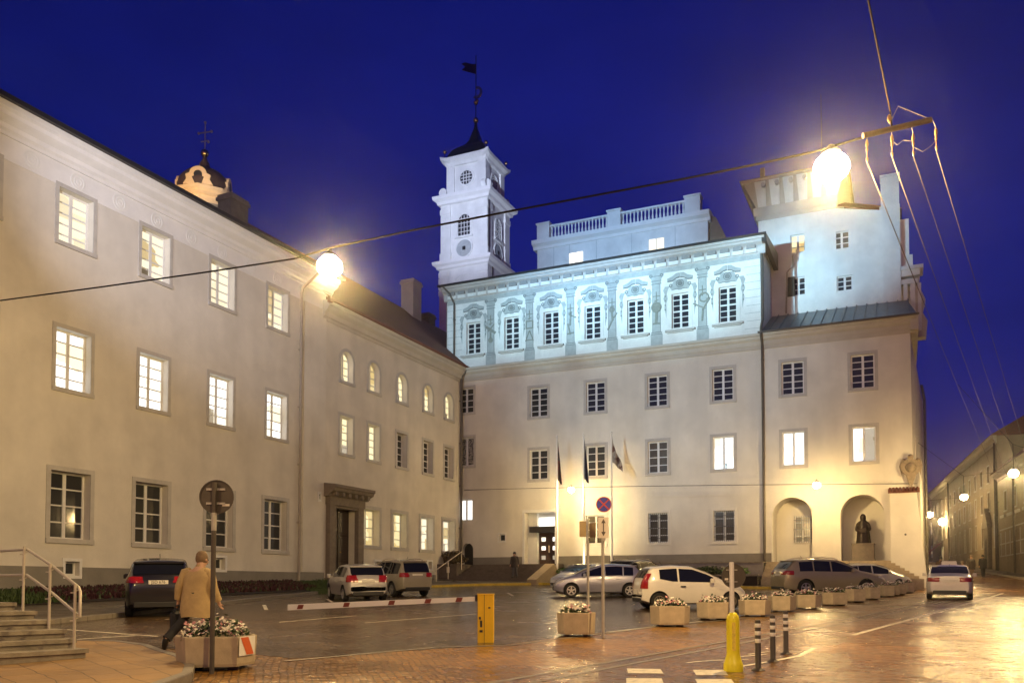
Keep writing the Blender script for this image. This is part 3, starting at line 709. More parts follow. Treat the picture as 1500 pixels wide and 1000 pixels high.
# roof pavilion with balustrade
V = MB(); V.box(3.5,16.9,6.0,11.5,23.8,28.1)
pv = V.build('pavilion', PL_U, C)
for x in (4.9,6.2,8.4,11.2,14.5):
    V = MB(); V.box(x-.012,x+.012,5.985,6.0,24.4,28.0)
    V.build('wall_joint', PL_G, pv)
V = MB(); profile_band(V, 3.2, 17.1, [(-6.0,27.95),(-5.9,27.95),(-5.85,28.15),(-5.55,28.3),(-5.5,28.6),(-6.0,28.7),(-11.8,28.7),(-11.8,27.95)]); V.build('pavilion_cornice', PL_CO, pv)
for xa, xb in ((3.56,4.6),(9.35,10.4),(15.25,16.4)): V = MB(); V.bbox(xa,xb,5.75,6.6,28.65,29.86,.02); V.box(xa-.06,xb+.06,5.68,6.66,29.86,29.98); V.build('pedestal', PL_U, pv)
V = MB()
V.lathe([(.05,28.78),(.095,28.95),(.05,29.25),(.07,29.5),(.06,29.6)],6); bal = V.mesh('baluster', PL_U, 60)
for xa, xb in ((4.6,9.35),(10.4,15.25)):
    V = MB(); V.box(xa,xb,5.9,6.15,28.66,28.78); V.box(xa,xb,5.88,6.18,29.60,29.74); V.build('balustrade_rail', PL_U, pv)
    k = int((xb-xa)/.27)
    for i in range(k):
        link('baluster', bal, pv, (xa+(xb-xa)*(i+.5)/k,6.03,0))
for x in (6.75, 13.1):
    V = MB(); V.box(x-.55,x+.55,5.965,5.99,26.4,27.25); f = V.build('pavilion_window', LIT_W, pv)
    V = MB(); V.box(x-.03,x+.03,5.94,5.964,26.4,27.25); V.build('mullion', FRAMEW, pv)
V = MB(); V.prism([(16.95,23.8),(18.6,23.8),(18.0,27.0),(17.4,28.3),(16.95,28.5)],6.4,11); V.build('pavilion_gable', STONE_P, pv)

# ---------------------------------------------------------------- corner tower block with the corbelled crown
T = thing('observatory_tower', 'white rooftop tower block with corbelled crown and tall chimney on the right', 'tower', (KX, KY, 0), RC)
tops = [(23.2,24.25,.95,1.25,.2,False),(26.0,24.05,.98,1.2,.2,False),(23.2,21.3,.95,1.25,.2,False),(26.15,21.2,.98,1.0,.2,False)]
b = MB()
wall_front(b, 20.6, 25.66, 17, 27.2, [tops[0],tops[2]], 0, 5.0); wall_front(b, 25.66, 29.55, 17, 26.0, [tops[1],tops[3]], 0, 5.0)
b.prism([(25.66,26.0),(29.55,26.0),(28.5,26.2),(25.66,26.85)],5.0,5.25)
b.quad((20.6,5,17),(20.6,11,17),(20.6,11,27.2),(20.6,5,27.2)); b.quad((25.66,5,25),(25.66,11,25),(25.66,11,27.2),(25.66,5,27.2)); b.quad((29.55,5,17),(29.55,11,17),(29.55,11,26.2),(29.55,5,26.2)); b.quad((20.6,11,17),(29.55,11,17),(29.55,11,26.2),(20.6,11,26.2))
b.build('wall', PL_U, T)
for o, p in zip(tops, (LIT_Y, GLASSB, GLASSD, GLASSD)): 
    w = window(T, o[0], o[1], o[2], o[3], p, 2, 3, 0, .2); w.location.y = 5.2
b = MB(); b.box(22.48,22.98,4.93,4.98,21.25,22.6); b.build('shutter', DARKM, T)
b = MB(); b.add([(25.4,4.8,26.95),(29.7,4.8,26.05),(29.7,8,27.4),(25.4,8,28.6),(29.7,11.2,26.0),(25.4,11.2,27.0)],[(0,1,2,3),(3,2,4,5),(0,3,5),(1,4,2)]); b.build('roof', TILE, T)
b = MB(); b.box(28.45,29.55,4.97,5.9,25.6,28.35); b.box(28.40,29.60,4.9,5.95,28.35,28.5); b.box(28.35,29.58,4.95,5.96,26.3,26.42); b.box(28.5,29.58,4.9,5.0,20,26.3); b.build('chimney', PL_U, T)
b = MB(); b.box(20.3,25.75,4.85,11.2,27.15,27.75); b.box(20.45,25.7,4.92,11.1,26.85,27.15); b.build('crown_band', PL_COB, T)
b = MB(); b.rings([[(20.5,4.9,27.75),(25.8,4.9,27.75),(25.8,11.2,27.75),(20.5,11.2,27.75)],[(19.75,4.15,29.2),(26.4,4.15,29.2),(26.4,11.9,29.2),(19.75,11.9,29.2)],[(19.6,4.0,29.25),(26.5,4.0,29.25),(26.5,12,29.25),(19.6,12,29.25)],[(19.6,4.0,29.42),(26.5,4.0,29.42),(26.5,12,29.42),(19.6,12,29.42)]])
b.build('crown', PL_COB, T)
n = 6
for i in range(n):      # corbels between dark gaps
    x0 = 20.45 + 5.4*(i+.12)/n; x1 = 20.45 + 5.4*(i+.88)/n; y = .0
    b = MB(); b.rings([[(x0+.08,4.82,27.76),(x1-.08,4.82,27.76),(x1-.08,5.0,27.76),(x0+.08,5.0,27.76)],[(x0-.0-(.06 if i==0 else 0),3.98,29.18),(x1,3.98,29.18),(x1,4.5,29.18),(x0,4.5,29.18)]])
    cb = b.build('corbel', PL_U, T)
    xx = 20.45+5.4*(i+.72)/n; b = MB(); b.disc((xx,28.92),.15,3.90,4.2,12); b.build('medallion', PL_TR, cb)
b = MB(); hip(b, 19.5,26.6,3.9,12.1,29.42,31.0,2.4); b.box(20.9,21.2,4.0,4.3,29.4,30.1); b.build('crown_roof', STONE_P, T)
b = MB(); b.tube([(22.9,4.7,24.0),(22.9,4.7,23.3),(22.5,4.8,22.9),(22.4,4.85,20.1)],.06,7); b.build('drainpipe', PIPE, T)
b = MB(); b.tube([(24.6,8,30.4),(24.6,8,36.5)],.025,5); b.build('aerial', DARKM, T)
b = MB(); b.box(29.55,30.1,5.6,6.4,19.5,25.6); b.box(30.1,30.3,5.6,6.4,19.5,23.2)
b.box(29.5,30.9,4.9,6.6,22.0,22.25); b.box(29.6,30.7,5.0,6.6,21.6,22.0); b.box(29.5,30.6,5.05,6.6,21.1,21.4); b.box(29.7,29.95,5.1,6.4,18,21.1); b.box(30.1,30.4,5.1,6.4,18,21.1); b.box(30.55,30.75,5.1,6.4,18,21.1)
b.build('scrolled_parapet', PL_U, T)
b = MB(); b.prism([(30.3,17.6),(31.0,17.6),(31.1,18.6),(30.8,19.2),(31.0,20.0),(30.6,21.0),(30.3,21.0)],5.2,6.2); b.build('scroll', PL_COB, T)

# ---------------------------------------------------------------- bell tower
S = thing('bell_tower', 'floodlit white baroque bell tower with a dark domed cap and gilt vane', 'tower', (-2.8, 80, 0), RC)
def sq(b, x0, x1, y0, y1, z0, z1, m=0, k=0): b.box(x0-k,x1+k,y0-k,y1+k,z0,z1,m)
w = 5.25
b = MB(); sq(b,-w,0,0,w,10,32.2); sq(b,-w+.2,-.2,.2,w-.2,32.2,39); sq(b,-w+.62,-.62,.62,w-.62,39,43); b.build('wall', PL_U, S)
for z in (29.6,30.2,30.8,31.4): 
    for (x0,x1) in ((-w-.06,-w+1.1),(-1.1,.06)): b = MB(); b.box(x0,x1,-.06,.0,z,z+.5); b.build('quoin', PL_U, S)
    for (y0,y1) in ((-.06,1.1),(w-1.1,w+.06)): b = MB(); b.box(.0,.06,y0,y1,z,z+.5); b.build('quoin', PL_U, S)
def tband(z, prof):
    b = MB()
    rr = [[(-w-o,-o,z+h),(o,-o,z+h),(o,w+o,z+h),(-w-o,w+o,z+h)] for o, h in prof]
    b.rings(rr); return b
tband(32.1, [(0,0),(.2,.1),(.25,.3),(.5,.45),(.55,.75),(.1,.85)]).build('cornice', PL_CO, S)
tband(38.5, [(-.1,0),(.15,.05),(.2,.3),(.5,.5),(.55,.8),(-.2,.95)]).build('cornice', PL_CO, S)
for x0 in (-w+.1,-1.15):
    b = MB(); b.box(x0,x0+1.05,.08,.2,33.0,38.5); b.box(x0-.08,x0+1.13,.0,.2,33.0,33.8); b.box(x0-.06,x0+1.11,.02,.2,37.6,38.1); b.build('pilaster', PL_U, S)
for y0 in (.1,w-1.15):
    b = MB(); b.box(-.2,-.08,y0,y0+1.05,33.0,38.5); b.box(-.2,0,y0-.08,y0+1.13,33.0,33.8); b.box(-.2,-.02,y0-.06,y0+1.11,37.6,38.1); b.build('pilaster', PL_U, S)
def arch_win(xf, z0, ww, h):
    b = MB(); b.prism([(-ww/2,0),(ww/2,0)]+[(ww/2*math.cos(a), h-ww/2+ww/2*math.sin(a)) for a in [math.pi*i/12 for i in range(13)]],0,.03)
    o = b.build('window', GLASSD, S)
    g = MB()
    for i in range(1,4): g.box(-ww/2+ww*i/4-.03,-ww/2+ww*i/4+.03,-.03,-.002,0,h-.1)
    for i in range(1,5): g.box(-ww/2+.02,ww/2-.02,-.028,-.003,h*i/5-.03,h*i/5+.03)
    g.ringdisc((0,h-ww/2),ww/2,ww/2+.14,-.08,.01,14,0,0,math.pi); g.box(-ww/2-.14,-ww/2,-.08,.01,0,h-ww/2); g.box(ww/2,ww/2+.14,-.08,.01,0,h-ww/2); g.box(-ww/2-.3,ww/2+.3,-.2,.01,-.16,0)
    g.build('glazing_bars', PL_U, o); return o
o = arch_win(0,0,1.3,2.1); o.location = (-2.6,.16,35.2)
o = arch_win(0,0,1.31,2.1); o.location = (-.16,2.6,35.2); o.rotation_euler = (0,0,R(90))
for loc, rz in (((-2.6,.17,34.0),0),((-.17,2.6,34.0),R(90))):
    b = MB(); b.disc((0,0),.82,-.05,.02,28); o = b.build('clock_face', PL_G, S, False, loc, rz)
    b = MB(); b.ringdisc((0,0),.82,.94,-.09,.02,28); b.build('clock_rim', PL_U, o); b = MB(); b.box(-.16,.16,-.09,-.05,-.18,.18); b.build('clock_hub', BLACKP, o)
b = MB(); b.ringdisc((-2.6,30.1),1.2,1.35,-.06,.0,20,0,0,math.pi); b.build('blind_arch', PL_U, S)
# top stage: oculus, scrolls, arched cornice
for loc, rz in (((-2.6,.60,41.1),0),((-.60,2.6,41.1),R(90))):
    b = MB(); b.disc((0,0),.68,-.02,.02,24); o = b.build('oculus', GLASSD, S, False, loc, rz)
    b = MB(); b.ringdisc((0,0),.68,.86,-.1,.02,26)
    for i in (-.3,0,.3): b.box(i-.035,i+.035,-.05,-.021,-.6,.6); b.box(-.6,.6,-.048,-.022,i-.035,i+.035)
    b.build('oculus_rim', PL_U, o)
for x0 in (-w+.52,-1.37): b = MB(); b.box(x0,x0+.85,.47,.62,39.3,42.9); b.build('pilaster', PL_U, S)
for y0 in (.52,w-1.37): b = MB(); b.box(-.62,-.47,y0,y0+.85,39.3,42.9); b.build('pilaster', PL_U, S)
for x in (-w+.2,-.2): b = MB(); b.disc((x,39.95),.42,.25,.7,14); b.build('scroll', PL_U, S)
for y in (.2,w-.2): b = MB(); b.at(0,0,0,R(90)); b.disc((y,39.95),.42,.2,.65,14); b.build('scroll', PL_U, S)
# cornice rising at the corners, sinking in a curve along each face
b = MB(); n = 12; prof = [(-.5,0),(.0,.05),(.1,.3),(.36,.5),(.40,.78),(-.4,.9)]
ring = []
corners = [(-w,0),(0,0),(0,w),(-w,w)]; c0 = (-w/2, w/2)
path = []
for i in range(4):
    a, c = corners[i], corners[(i+1)%4]
    for j in range(n): t_ = j/n; path.append((a[0]+(c[0]-a[0])*t_, a[1]+(c[1]-a[1])*t_, .22*(abs(2*t_-1))**10))
rr = []
for o_, h in prof:
    k = (w/2+o_-.40)/(w/2)
    rr.append([(c0[0]+(x-c0[0])*k, c0[1]+(y-c0[1])*k, 42.4+h+dz) for x, y, dz in path])
b.rings(rr); b.build('crown_cornice', PL_U, S)
b = MB()
def ogee(z, r, dzc=0): 
    k = r/(w/2); return [(c0[0]+(x-c0[0])*k, c0[1]+(y-c0[1])*k, z+dz*dzc) for x, y, dz in path]
b.rings([ogee(43.1,2.15,1),ogee(43.7,2.0,.5),ogee(44.3,1.70,.2),ogee(44.8,1.2),ogee(45.15,.78),ogee(45.6,.52),ogee(46.4,.30),ogee(47.0,.14),ogee(47.6,.08)])
b.build('dome', mat('dark_copper_roof', (.018,.02,.026), .4, metal=.4, var=.3, scale=4), S, 50)
for x, y in corners: b = MB(); b.lathe([(.05,43.0),(.05,43.85)],6,(c0[0]+(x-c0[0])*.86,c0[1]+(y-c0[1])*.86,0)); b.ball((c0[0]+(x-c0[0])*.86,c0[1]+(y-c0[1])*.86,44.0),.19,10,6); b.build('gilt_ball', GOLD, S, 50)
b = MB(); b.ball((c0[0],c0[1],47.8),.28,12,8); b.build('gilt_ball', GOLD, S, 50)
b = MB(); b.tube([(c0[0],c0[1],47.5),(c0[0],c0[1],54.4)],.045,6); b.build('spire', DARKM, S)
b = MB(); b.ringdisc((c0[0]+.1,50.6),.36,.6,c0[1]-.06,c0[1]+.06,20,0,R(-130),R(100)); b.ball((c0[0],c0[1],49.6),.24,8,5); b.ball((c0[0]+.15,c0[1],49.75),.16,8,5); b.build('gilt_crescent', GOLD, S, 50)
b = MB(); x, z = c0[0], 52.5; b.prism([(x,z),(x,z+1.0),(x-.5,z+1.15),(x-1.2,z+1.5),(x-1.65,z+1.45),(x-1.2,z+1.05),(x-1.6,z+.8),(x-.9,z+.45)],c0[1]-.03,c0[1]+.03); b.build('weather_vane', BRONZE, S)
b = MB(); b.tube([(-.02,.3,32.6),(-.02,.3,38.3)],.06,6); b.tube([(.06,.9,30),(.06,.9,32)],.06,6); b.build('lightning_cable', DARKM, S)

# ---------------------------------------------------------------- church lantern beyond the left wing
Lc = thing('church_lantern', 'ochre church lantern with round openings and a cross rising behind the left roof', 'church lantern', (-27.9, 75, 0), R(-14))
a0 = math.pi/8
b = MB(); b.lathe([(2.25,12),(2.25,35.55)],8,a0=a0); b.build('wall', LANTY, Lc)
b = MB(); b.lathe([(2.2,35.4),(2.5,35.5),(2.45,35.75),(2.7,35.9),(2.75,36.15),(2.3,36.3)],8,a0=a0); b.build('cornice', LANTY, Lc)
b = MB(); b.lathe([(2.35,34.5),(2.45,34.55),(2.45,34.75),(2.3,34.8)],8,a0=a0); b.build('string_course', STONE_P, Lc)
b = MB(); b.lathe([(2.3,36.25),(2.35,36.9),(2.1,37.6),(1.5,38.2),(.8,38.55),(.5,38.8),(.4,39.2),(.2,39.5),(.1,40.3)],16); b.build('dome', mat('church_dome_brown', (.06,.035,.025), .6, var=.3, scale=4), Lc, 50)
for k in range(4):
    an = 2*math.pi*k/4+.36
    b = MB(); pts = [(-1.25,0),(1.25,0),(.98,.45),(1.05,.85),(.72,1.0)]+[(.72*math.cos(t),1.0+.62*math.sin(t)) for t in [math.pi*i/10 for i in range(1,10)]]+[(-.72,1.0),(-1.05,.85),(-.98,.45)]
    b.prism(pts, 0, .5); o = b.build('oculus_gable', LANTY, Lc, False, (2.25*math.sin(an), -2.25*math.cos(an), 36.25), an)
    b = MB(); b.disc((0,.88),.36,-.02,.0,18); b.build('opening', BLACKP, o)
b = MB(); b.ball((0,0,40.1),.36,12,8); b.build('gilt_ball', GOLD, Lc, 50)
b = MB(); b.tube([(0,0,39),(0,0,42.9)],.05,6); b.tube([(-.65,0,42.0),(.65,0,42.0)],.06,6); b.tube([(-.4,0,41.2),(.4,0,41.2)],.05,6)
for x, z in ((-.65,42.0),(.65,42.0),(0,42.9),(.35,41.1)): b.ball((x,0,z),.13,8,5)
b.build('cross', STEEL, Lc)

# ---------------------------------------------------------------- street on the right
RR = math.atan2(-.9397,-.3420); QX, QY = 45.0, 80.0
def street_house(name, label, x0, x1, ze, wins, wallm, depth=10, roofz=3.5):
    o = thing(name, label, 'building', (QX, QY, 0), RR)
    b = MB(); ops = [(x, z0, w, h, .25, False) for x, z0, w, h, p in wins]
    wall_front(b, x0, x1, -2, ze, ops); b.quad((x0,0,-2),(x0,depth,-2),(x0,depth,ze),(x0,0,ze)); b.quad((x1,0,-2),(x1,depth,-2),(x1,depth,ze),(x1,0,ze)); b.quad((x0,depth,-2),(x1,depth,-2),(x1,depth,ze),(x0,depth,ze))
    b.build('wall', wallm, o)
    for x, z0, w, h, p in wins: window(o, x, z0, w, h, p, 2, 3, .12, .25)
    b = MB(); profile_band(b, x0-.1, x1+.0, [(0,ze-.7),(.1,ze-.7),(.15,ze-.45),(.45,ze-.2),(.5,ze+.05),(0,ze+.1)]); b.build('cornice', PL_COB, o)
    b = MB(); b.add([(x0-.3,-.6,ze+.05),(x1+.02,-.6,ze+.05),(x1+.02,depth/2,ze+roofz),(x0-.3,depth/2,ze+roofz),(x1+.02,depth+.3,ze),(x0-.3,depth+.3,ze)],[(0,1,2,3),(3,2,4,5),(1,4,2),(0,3,5)]); b.build('roof', TILE, o)
    return o
PL_S = mat('plaster_street_ochre', (.34,.28,.20), .85, var=.16, scale=.7, streak=.15, bump=.1)
PL_S2= mat('plaster_street_brown', (.24,.19,.13), .85, var=.18, scale=.7, streak=.15, bump=.1)
wn = []
for i in range(3): wn += [(4+i*4.2, 8.3, 1.1, 1.7, GLASSD)]
h1 = street_house('street_house', 'low ochre house at the right edge with banded stonework', .3, 34, 11.9, wn, PL_S, 12, 5.5)
b = MB()
for z in (6.6,5.3,4.2): b.box(1.2,33.5,-.06,-.002,z,z+.1)
for i in range(14):
    for z in (4.3,5.4): b.box(1.5+i*2.1,1.6+i*2.1,-.05,-.002,z,z+1.0)
for i in range(5): b.box(1.6+i*3.2,3.6+i*3.2,-.1,-.002,7.7,7.95)
b.build('stone_banding', PL_TR, h1)
pipe(h1, .6, 2.5, 11.4, .15, .09, PIPED); pipe(h1, 8.2, 2.5, 11.4, .15, .09, PIPED)
wn = []
for i in range(8):
    x = -4.5-i*4.0
    wn += [(x, 11.7, 1.1, 1.6, GLASSD), (x, 8.9, 1.1, 1.8, GLASSD)]
    if i != 0: wn += [(x, 5.4, 1.0, 2.5, GLASSD)]
wn += [(-1.3, 5.3, .9, 3.0, LIT_W)]
h2 = street_house('street_house', 'tall ochre house down the right street with a pedimented doorway', -34, .3, 15.6, wn, PL_S, 12, 4)
b = MB(); b.box(-5.6,-3.4,-.35,0,2.4,7.2); b.prism([(-6.0,7.2),(-3.0,7.2),(-3.0,7.6),(-4.5,9.2),(-6.0,7.6)],-.45,0); pd = b.build('portal', STONE_P, h2); b = MB(); b.box(-5.1,-3.9,-.37,-.352,2.4,6.2); b.build('door', DOORD, pd)
pipe(h2, -.2, 2.5, 15, .15, .09, PIPED); pipe(h2, -33.6, 3, 15, .15, .09, PIPED)
wn = []
for i in range(4):
    x = -37-i*4.5
    wn += [(x, 11.6, 1.1, 1.8, GLASSD), (x, 8.0, 1.1, 1.9, GLASSD)]
    if i in (1,): wn += [(x, 4.9, 1.6, 2.0, LIT_W)]
h3 = street_house('street_house', 'far ochre house with a striped awning over its shop window', -54, -34, 15.5, wn, PL_S, 12, 3)
b = MB()
for i in range(10): b.add([(-46+i*.5,-.05,7.6),(-45.5+i*.5,-.05,7.6),(-45.5+i*.5,-1.5,6.3),(-46+i*.5,-1.5,6.3),(-45.5+i*.5,-1.5,5.9),(-46+i*.5,-1.5,5.9)],[(0,1,2,3),(3,2,4,5)], i % 2)
b.build('awning', [REDP, BLACKP], h3)
o = thing('far_house', 'dark house closing the far end of the right street', 'building', (66, 150, 0), R(-20))
b = MB(); b.box(-14,16,0,10,0,15); b.build('wall', PL_S2, o)
b = MB(); hip(b,-14.5,16.5,-.5,10.5,15,18,3); b.build('roof', TILE, o)
for i in range(6):
    for z in (6.5,10.5): window(o, -11+i*4.4, z, 1.1, 1.9, GLASSD if (i*3+int(z)) % 4 else LIT_D, 2, 3, .12, -.06)
o = thing('corner_house', 'plain ochre house on the left side of the street behind the main building', 'building', (0,0,0))
b = MB(); b.add([(33.9,72.5,0),(52,113,0),(42,118,0),(24,78,0),(33.9,72.5,13),(52,113,13),(42,118,13),(24,78,13)],[(0,1,5,4),(1,2,6,5),(2,3,7,6),(3,0,4,7),(4,5,6,7)]); b.build('wall', PL_S2, o)
b = MB(); b.add([(34.3,72,13),(52.4,112.6,13),(41.6,118.4,13),(23.6,78.2,13),(29,75.5,17),(47,115,17)],[(0,1,5,4),(2,3,4,5),(1,2,5),(3,0,4)]); b.build('roof', TILE, o)
HAZE = 0.00065
# ================================================================== STEPS, TERRACE, NICHE
def Cw(x, y):            # facade metres of the main building -> world
    c, s = math.cos(RC), math.sin(RC); return (KX + x*c - y*s, KY + x*s + y*c)
def ABw(x, y):
    c, s = math.cos(RAB), math.sin(RAB); return (KX + x*c - y*s, KY + x*s + y*c)
o = thing('entrance_steps', 'dark stone steps leading up to the main entrance door', 'steps', (*Cw(4.9,-3), 0), RC)
b = MB()
for k in range(9): b.box(-3.3, 3.1, 1.7-.42*(8-k), 2.95, 0.8, 1.93+.14*k)
b.build('treads', STONE_D, o)
b = MB(); b.prism([(0,0)]+[],0,0) if False else None
b.rings([[(3.1,-3.4,.8),(3.75,-3.4,.8),(3.75,2.9,.8),(3.1,2.9,.8)],[(3.1,-3.4,1.95),(3.75,-3.4,1.95),(3.75,-.4,3.0),(3.1,-.4,3.0)]])
b.build('cheek_wall', mat('cheek_stone', (.32,.25,.16), .7, var=.2, scale=4), o)
b = MB()
for y, z in ((-3.6,1.65),(-2.0,2.3),(-.1,2.95)): b.tube([(-3.25,y,z-.3),(-3.25,y,z+.95)],.03,6)
b.tube([(-3.25,-3.75,2.5),(-3.25,-3.6,2.6),(-3.25,-.1,3.9),(-3.25,.3,3.9)],.03,6)
b.build('handrail', STEEL, o)
o = thing('stone_terrace', 'low dark stone terrace in the corner between the two wings', 'terrace', (*Cw(.75,-1.8), 0), RC)
b = MB(); b.box(-.7,.75,-1.75,1.7,.8,2.95); b.box(-.75,.80,-1.82,1.7,2.95,3.05); b.build('terrace_block', STONE_D, o)
b = MB(); b.box(.0,.22,-1.79,-1.755,2.45,2.85); b.build('notice', SIGNW, o)
def bush(name, label, loc, rx, ry, rz_, n, m, seed, group=None, leaf=.09, cat='bush', stem=True):
    rn = random.Random(seed); o = thing(name, label, cat, loc, 0, group)
    b = MB()
    for i in range(n):
        t = rn.random()*6.283; u = rn.uniform(-1,1); q = rn.random()**.45
        lump = 1 + .25*math.sin(3*t+seed)*math.cos(4*u+seed)
        c = (rx*q*lump*math.sqrt(1-u*u)*math.cos(t), ry*q*lump*math.sqrt(1-u*u)*math.sin(t), rz_*(1.0+q*u*lump*.9))
        a = Vector((rn.gauss(0,1),rn.gauss(0,1),rn.gauss(0,1))).normalized(); d = a.orthogonal().normalized(); e = a.cross(d)
        L = leaf*rn.uniform(.6,1.3); C_ = Vector(c)
        b.add([C_-d*L, C_+e*L*.5, C_+d*L, C_-e*L*.5], [(0,1,2,3)])
    b.build('foliage', m, o)
    if stem:
        b = MB()
        for k in range(5): b.tube([(0,0,0),(rx*.3*math.cos(k*1.3),ry*.3*math.sin(k*1.3),rz_*.6),(rx*.6*math.cos(k*1.3),ry*.6*math.sin(k*1.3),rz_*1.2)],[.03,.02,.008],5)
        b.build('stems', STONE_D, o)
    return o
bush('clipped_bush', 'rust tinged bush on the stone terrace in the corner', (*Cw(.75,-2.6),2.95), .85,.7,.55,1500,LEAFR,1,leaf=.1)
# terrace bed with retaining walls
o = thing('retaining_wall', 'long pale retaining wall below the plinth of the main building', 'wall', (*Cw(15,-1.5), 0), RC)
b = MB(); b.box(-6.2,6.6,0,.3,.9,2.98); b.build('wall', mat('wall_lilac_stone', (.27,.245,.24), .8, var=.2, scale=3), o); b = MB(); b.box(-6.2,6.6,-.05,1.45,2.98,3.04); b.build('coping', STONE_S, o)
o = thing('garden_wall', 'knee high brown stone wall edging the green bed by the flagpoles', 'wall', (*Cw(15,-3.7), 0), RC)
b = MB(); b.box(-6.1,6.6,0,.3,.9,2.15); b.box(-6.15,6.65,-.04,.34,2.15,2.23); b.build('wall', STONE_S, o)
b = MB(); b.box(-6.1,6.6,-1.7,1.7,1.2,2.12); x_ = b.build('planting_bed', SOIL, None, False, (*Cw(15,-2.2), 0), RC); tag(x_, kind='structure')
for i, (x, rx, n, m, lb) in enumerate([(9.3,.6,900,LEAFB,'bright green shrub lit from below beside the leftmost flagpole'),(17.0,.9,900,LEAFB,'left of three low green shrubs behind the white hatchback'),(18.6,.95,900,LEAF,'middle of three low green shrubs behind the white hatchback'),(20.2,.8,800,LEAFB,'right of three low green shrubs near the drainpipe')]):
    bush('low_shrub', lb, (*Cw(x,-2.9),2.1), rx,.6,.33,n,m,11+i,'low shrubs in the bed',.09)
# flower bank along the left wing
rn = random.Random(3)
b = MB()
P0, P1, P2, P3 = ABw(-47,-2.4), ABw(-17,-2.4), ABw(-17,-.08), ABw(-47,-.08)
N_ = 10
for i in range(N_):
    u0, u1 = -47+30*i/N_, -47+30*(i+1)/N_
    q = [ABw(u0,-2.4),ABw(u1,-2.4),ABw(u1,-.08),ABw(u0,-.08)]
    hz = [.13,.13,.55,.55]
    b.add([(x,y,GZ(y)+h) for (x,y),h in zip(q,hz)], [(0,1,2,3)])
tag(b.build('flower_bank', SOIL), kind='structure')
def tuft_strip(name, m, u0, u1, v0, v1, n, h, wd, seed):
    rn = random.Random(seed); b = MB()
    for i in range(n):
        u, v = rn.uniform(u0,u1), rn.uniform(v0,v1); x, y = ABw(u,-v); z = GZ(y) + .13 + .42*(2.4-v)/2.32
        a = rn.random()*6.28; hh = h*rn.uniform(.5,1.2); d = Vector((math.cos(a),math.sin(a),0))*wd; lean = Vector((rn.gauss(0,.3),rn.gauss(0,.3),1))*hh
        p = Vector((x,y,z-.02)); b.add([p-d,p+d,p+lean+d*.5,p+lean-d*.5],[(0,1,2,3)])
    return tag(b.build(name, m), kind='stuff')
tuft_strip('red_heather_flowers', FLR, -34.5, -19.5, .3, 2.0, 7000, .20, .05, 5)
tuft_strip('heather_leaves', LEAF, -34.5, -19.5, .3, 2.0, 2600, .19, .04, 15)
tuft_strip('lawn_grass', GRASS, -20.5, -13.5, .4, 3.2, 5000, .16, .03, 6)
tuft_strip('lawn_grass', GRASS, -42, -34, .4, 2.3, 4000, .2, .03, 7)
# niche steps
o = thing('niche_steps', 'tan stone steps fanning down from the statue niche at the corner', 'steps', (*Cw(26,-1.5), 0), RC)
b = MB()
for k in range(8): b.box(-4.3, 2.75+.24*k, -.55-.36*k+1.3, 1.48, .9, 3.03-.155*(k))
b.box(-4.1,-1.68,1.5,3.48,.9,3.045); b.box(-.03,2.45,1.5,3.38,.9,3.04)
b.build('treads', mat('tan_step_stone', (.40,.33,.22), .6, var=.25, scale=4, bump=.2), o)

# skin-modifier figures ------------------------------------------------------------------
def skin_mesh(name, V, E, rad, m, sub=2, root=0):
    me = bpy.data.meshes.new(name); me.from_pydata(V, E, [])
    o = bpy.data.objects.new(name, me); COL.objects.link(o)
    md = o.modifiers.new('s', 'SKIN'); md.use_smooth_shade = True
    for i, r in enumerate(rad):
        rr = r if isinstance(r, tuple) else (r, r)
        me.skin_vertices[0].data[i].radius = rr; me.skin_vertices[0].data[i].use_root = (i == root)
    if sub: s = o.modifiers.new('u', 'SUBSURF'); s.levels = sub; s.render_levels = sub
    dg = bpy.context.evaluated_depsgraph_get(); dg.update()
    nm = bpy.data.meshes.new_from_object(o.evaluated_get(dg), depsgraph=dg)
    nm.name = name; nm.materials.clear(); nm.materials.append(m)
    nm.polygons.foreach_set('use_smooth', [True]*len(nm.polygons))
    bpy.data.objects.remove(o); return nm
def hand(V, E, rad, wi, wrist, dirv, side, s=1.0, curl=.5):
    """palm, four fingers and a thumb growing from vertex wi"""
    d = Vector(dirv).normalized(); lat = Vector((0,1,0)) if abs(d.y) < .8 else Vector((1,0,0)); n = d.cross(lat).normalized()*side
    p = Vector(wrist)
    V.append(tuple(p+d*.05*s)); E.append((wi,len(V)-1)); rad.append((.038*s,.02*s)); pi_ = len(V)-1
    for k, L in enumerate((.065,.075,.07,.055)):
        base = p+d*.095*s+lat*(.03-.02*k)*s
        V.append(tuple(base)); E.append((pi_,len(V)-1)); rad.append(.0095*s)
        V.append(tuple(base+d*L*.55*s+n*.012*s)); E.append((len(V)-2,len(V)-1)); rad.append(.009*s)
        V.append(tuple(base+d*L*(1-.25*curl)*s+n*.05*curl*s)); E.append((len(V)-2,len(V)-1)); rad.append(.008*s)
    V.append(tuple(p+d*.06*s+lat*.045*s+n*.01)); E.append((pi_,len(V)-1)); rad.append(.011*s)
    V.append(tuple(p+d*.09*s+lat*.06*s+n*.03)); E.append((len(V)-2,len(V)-1)); rad.append(.009*s)
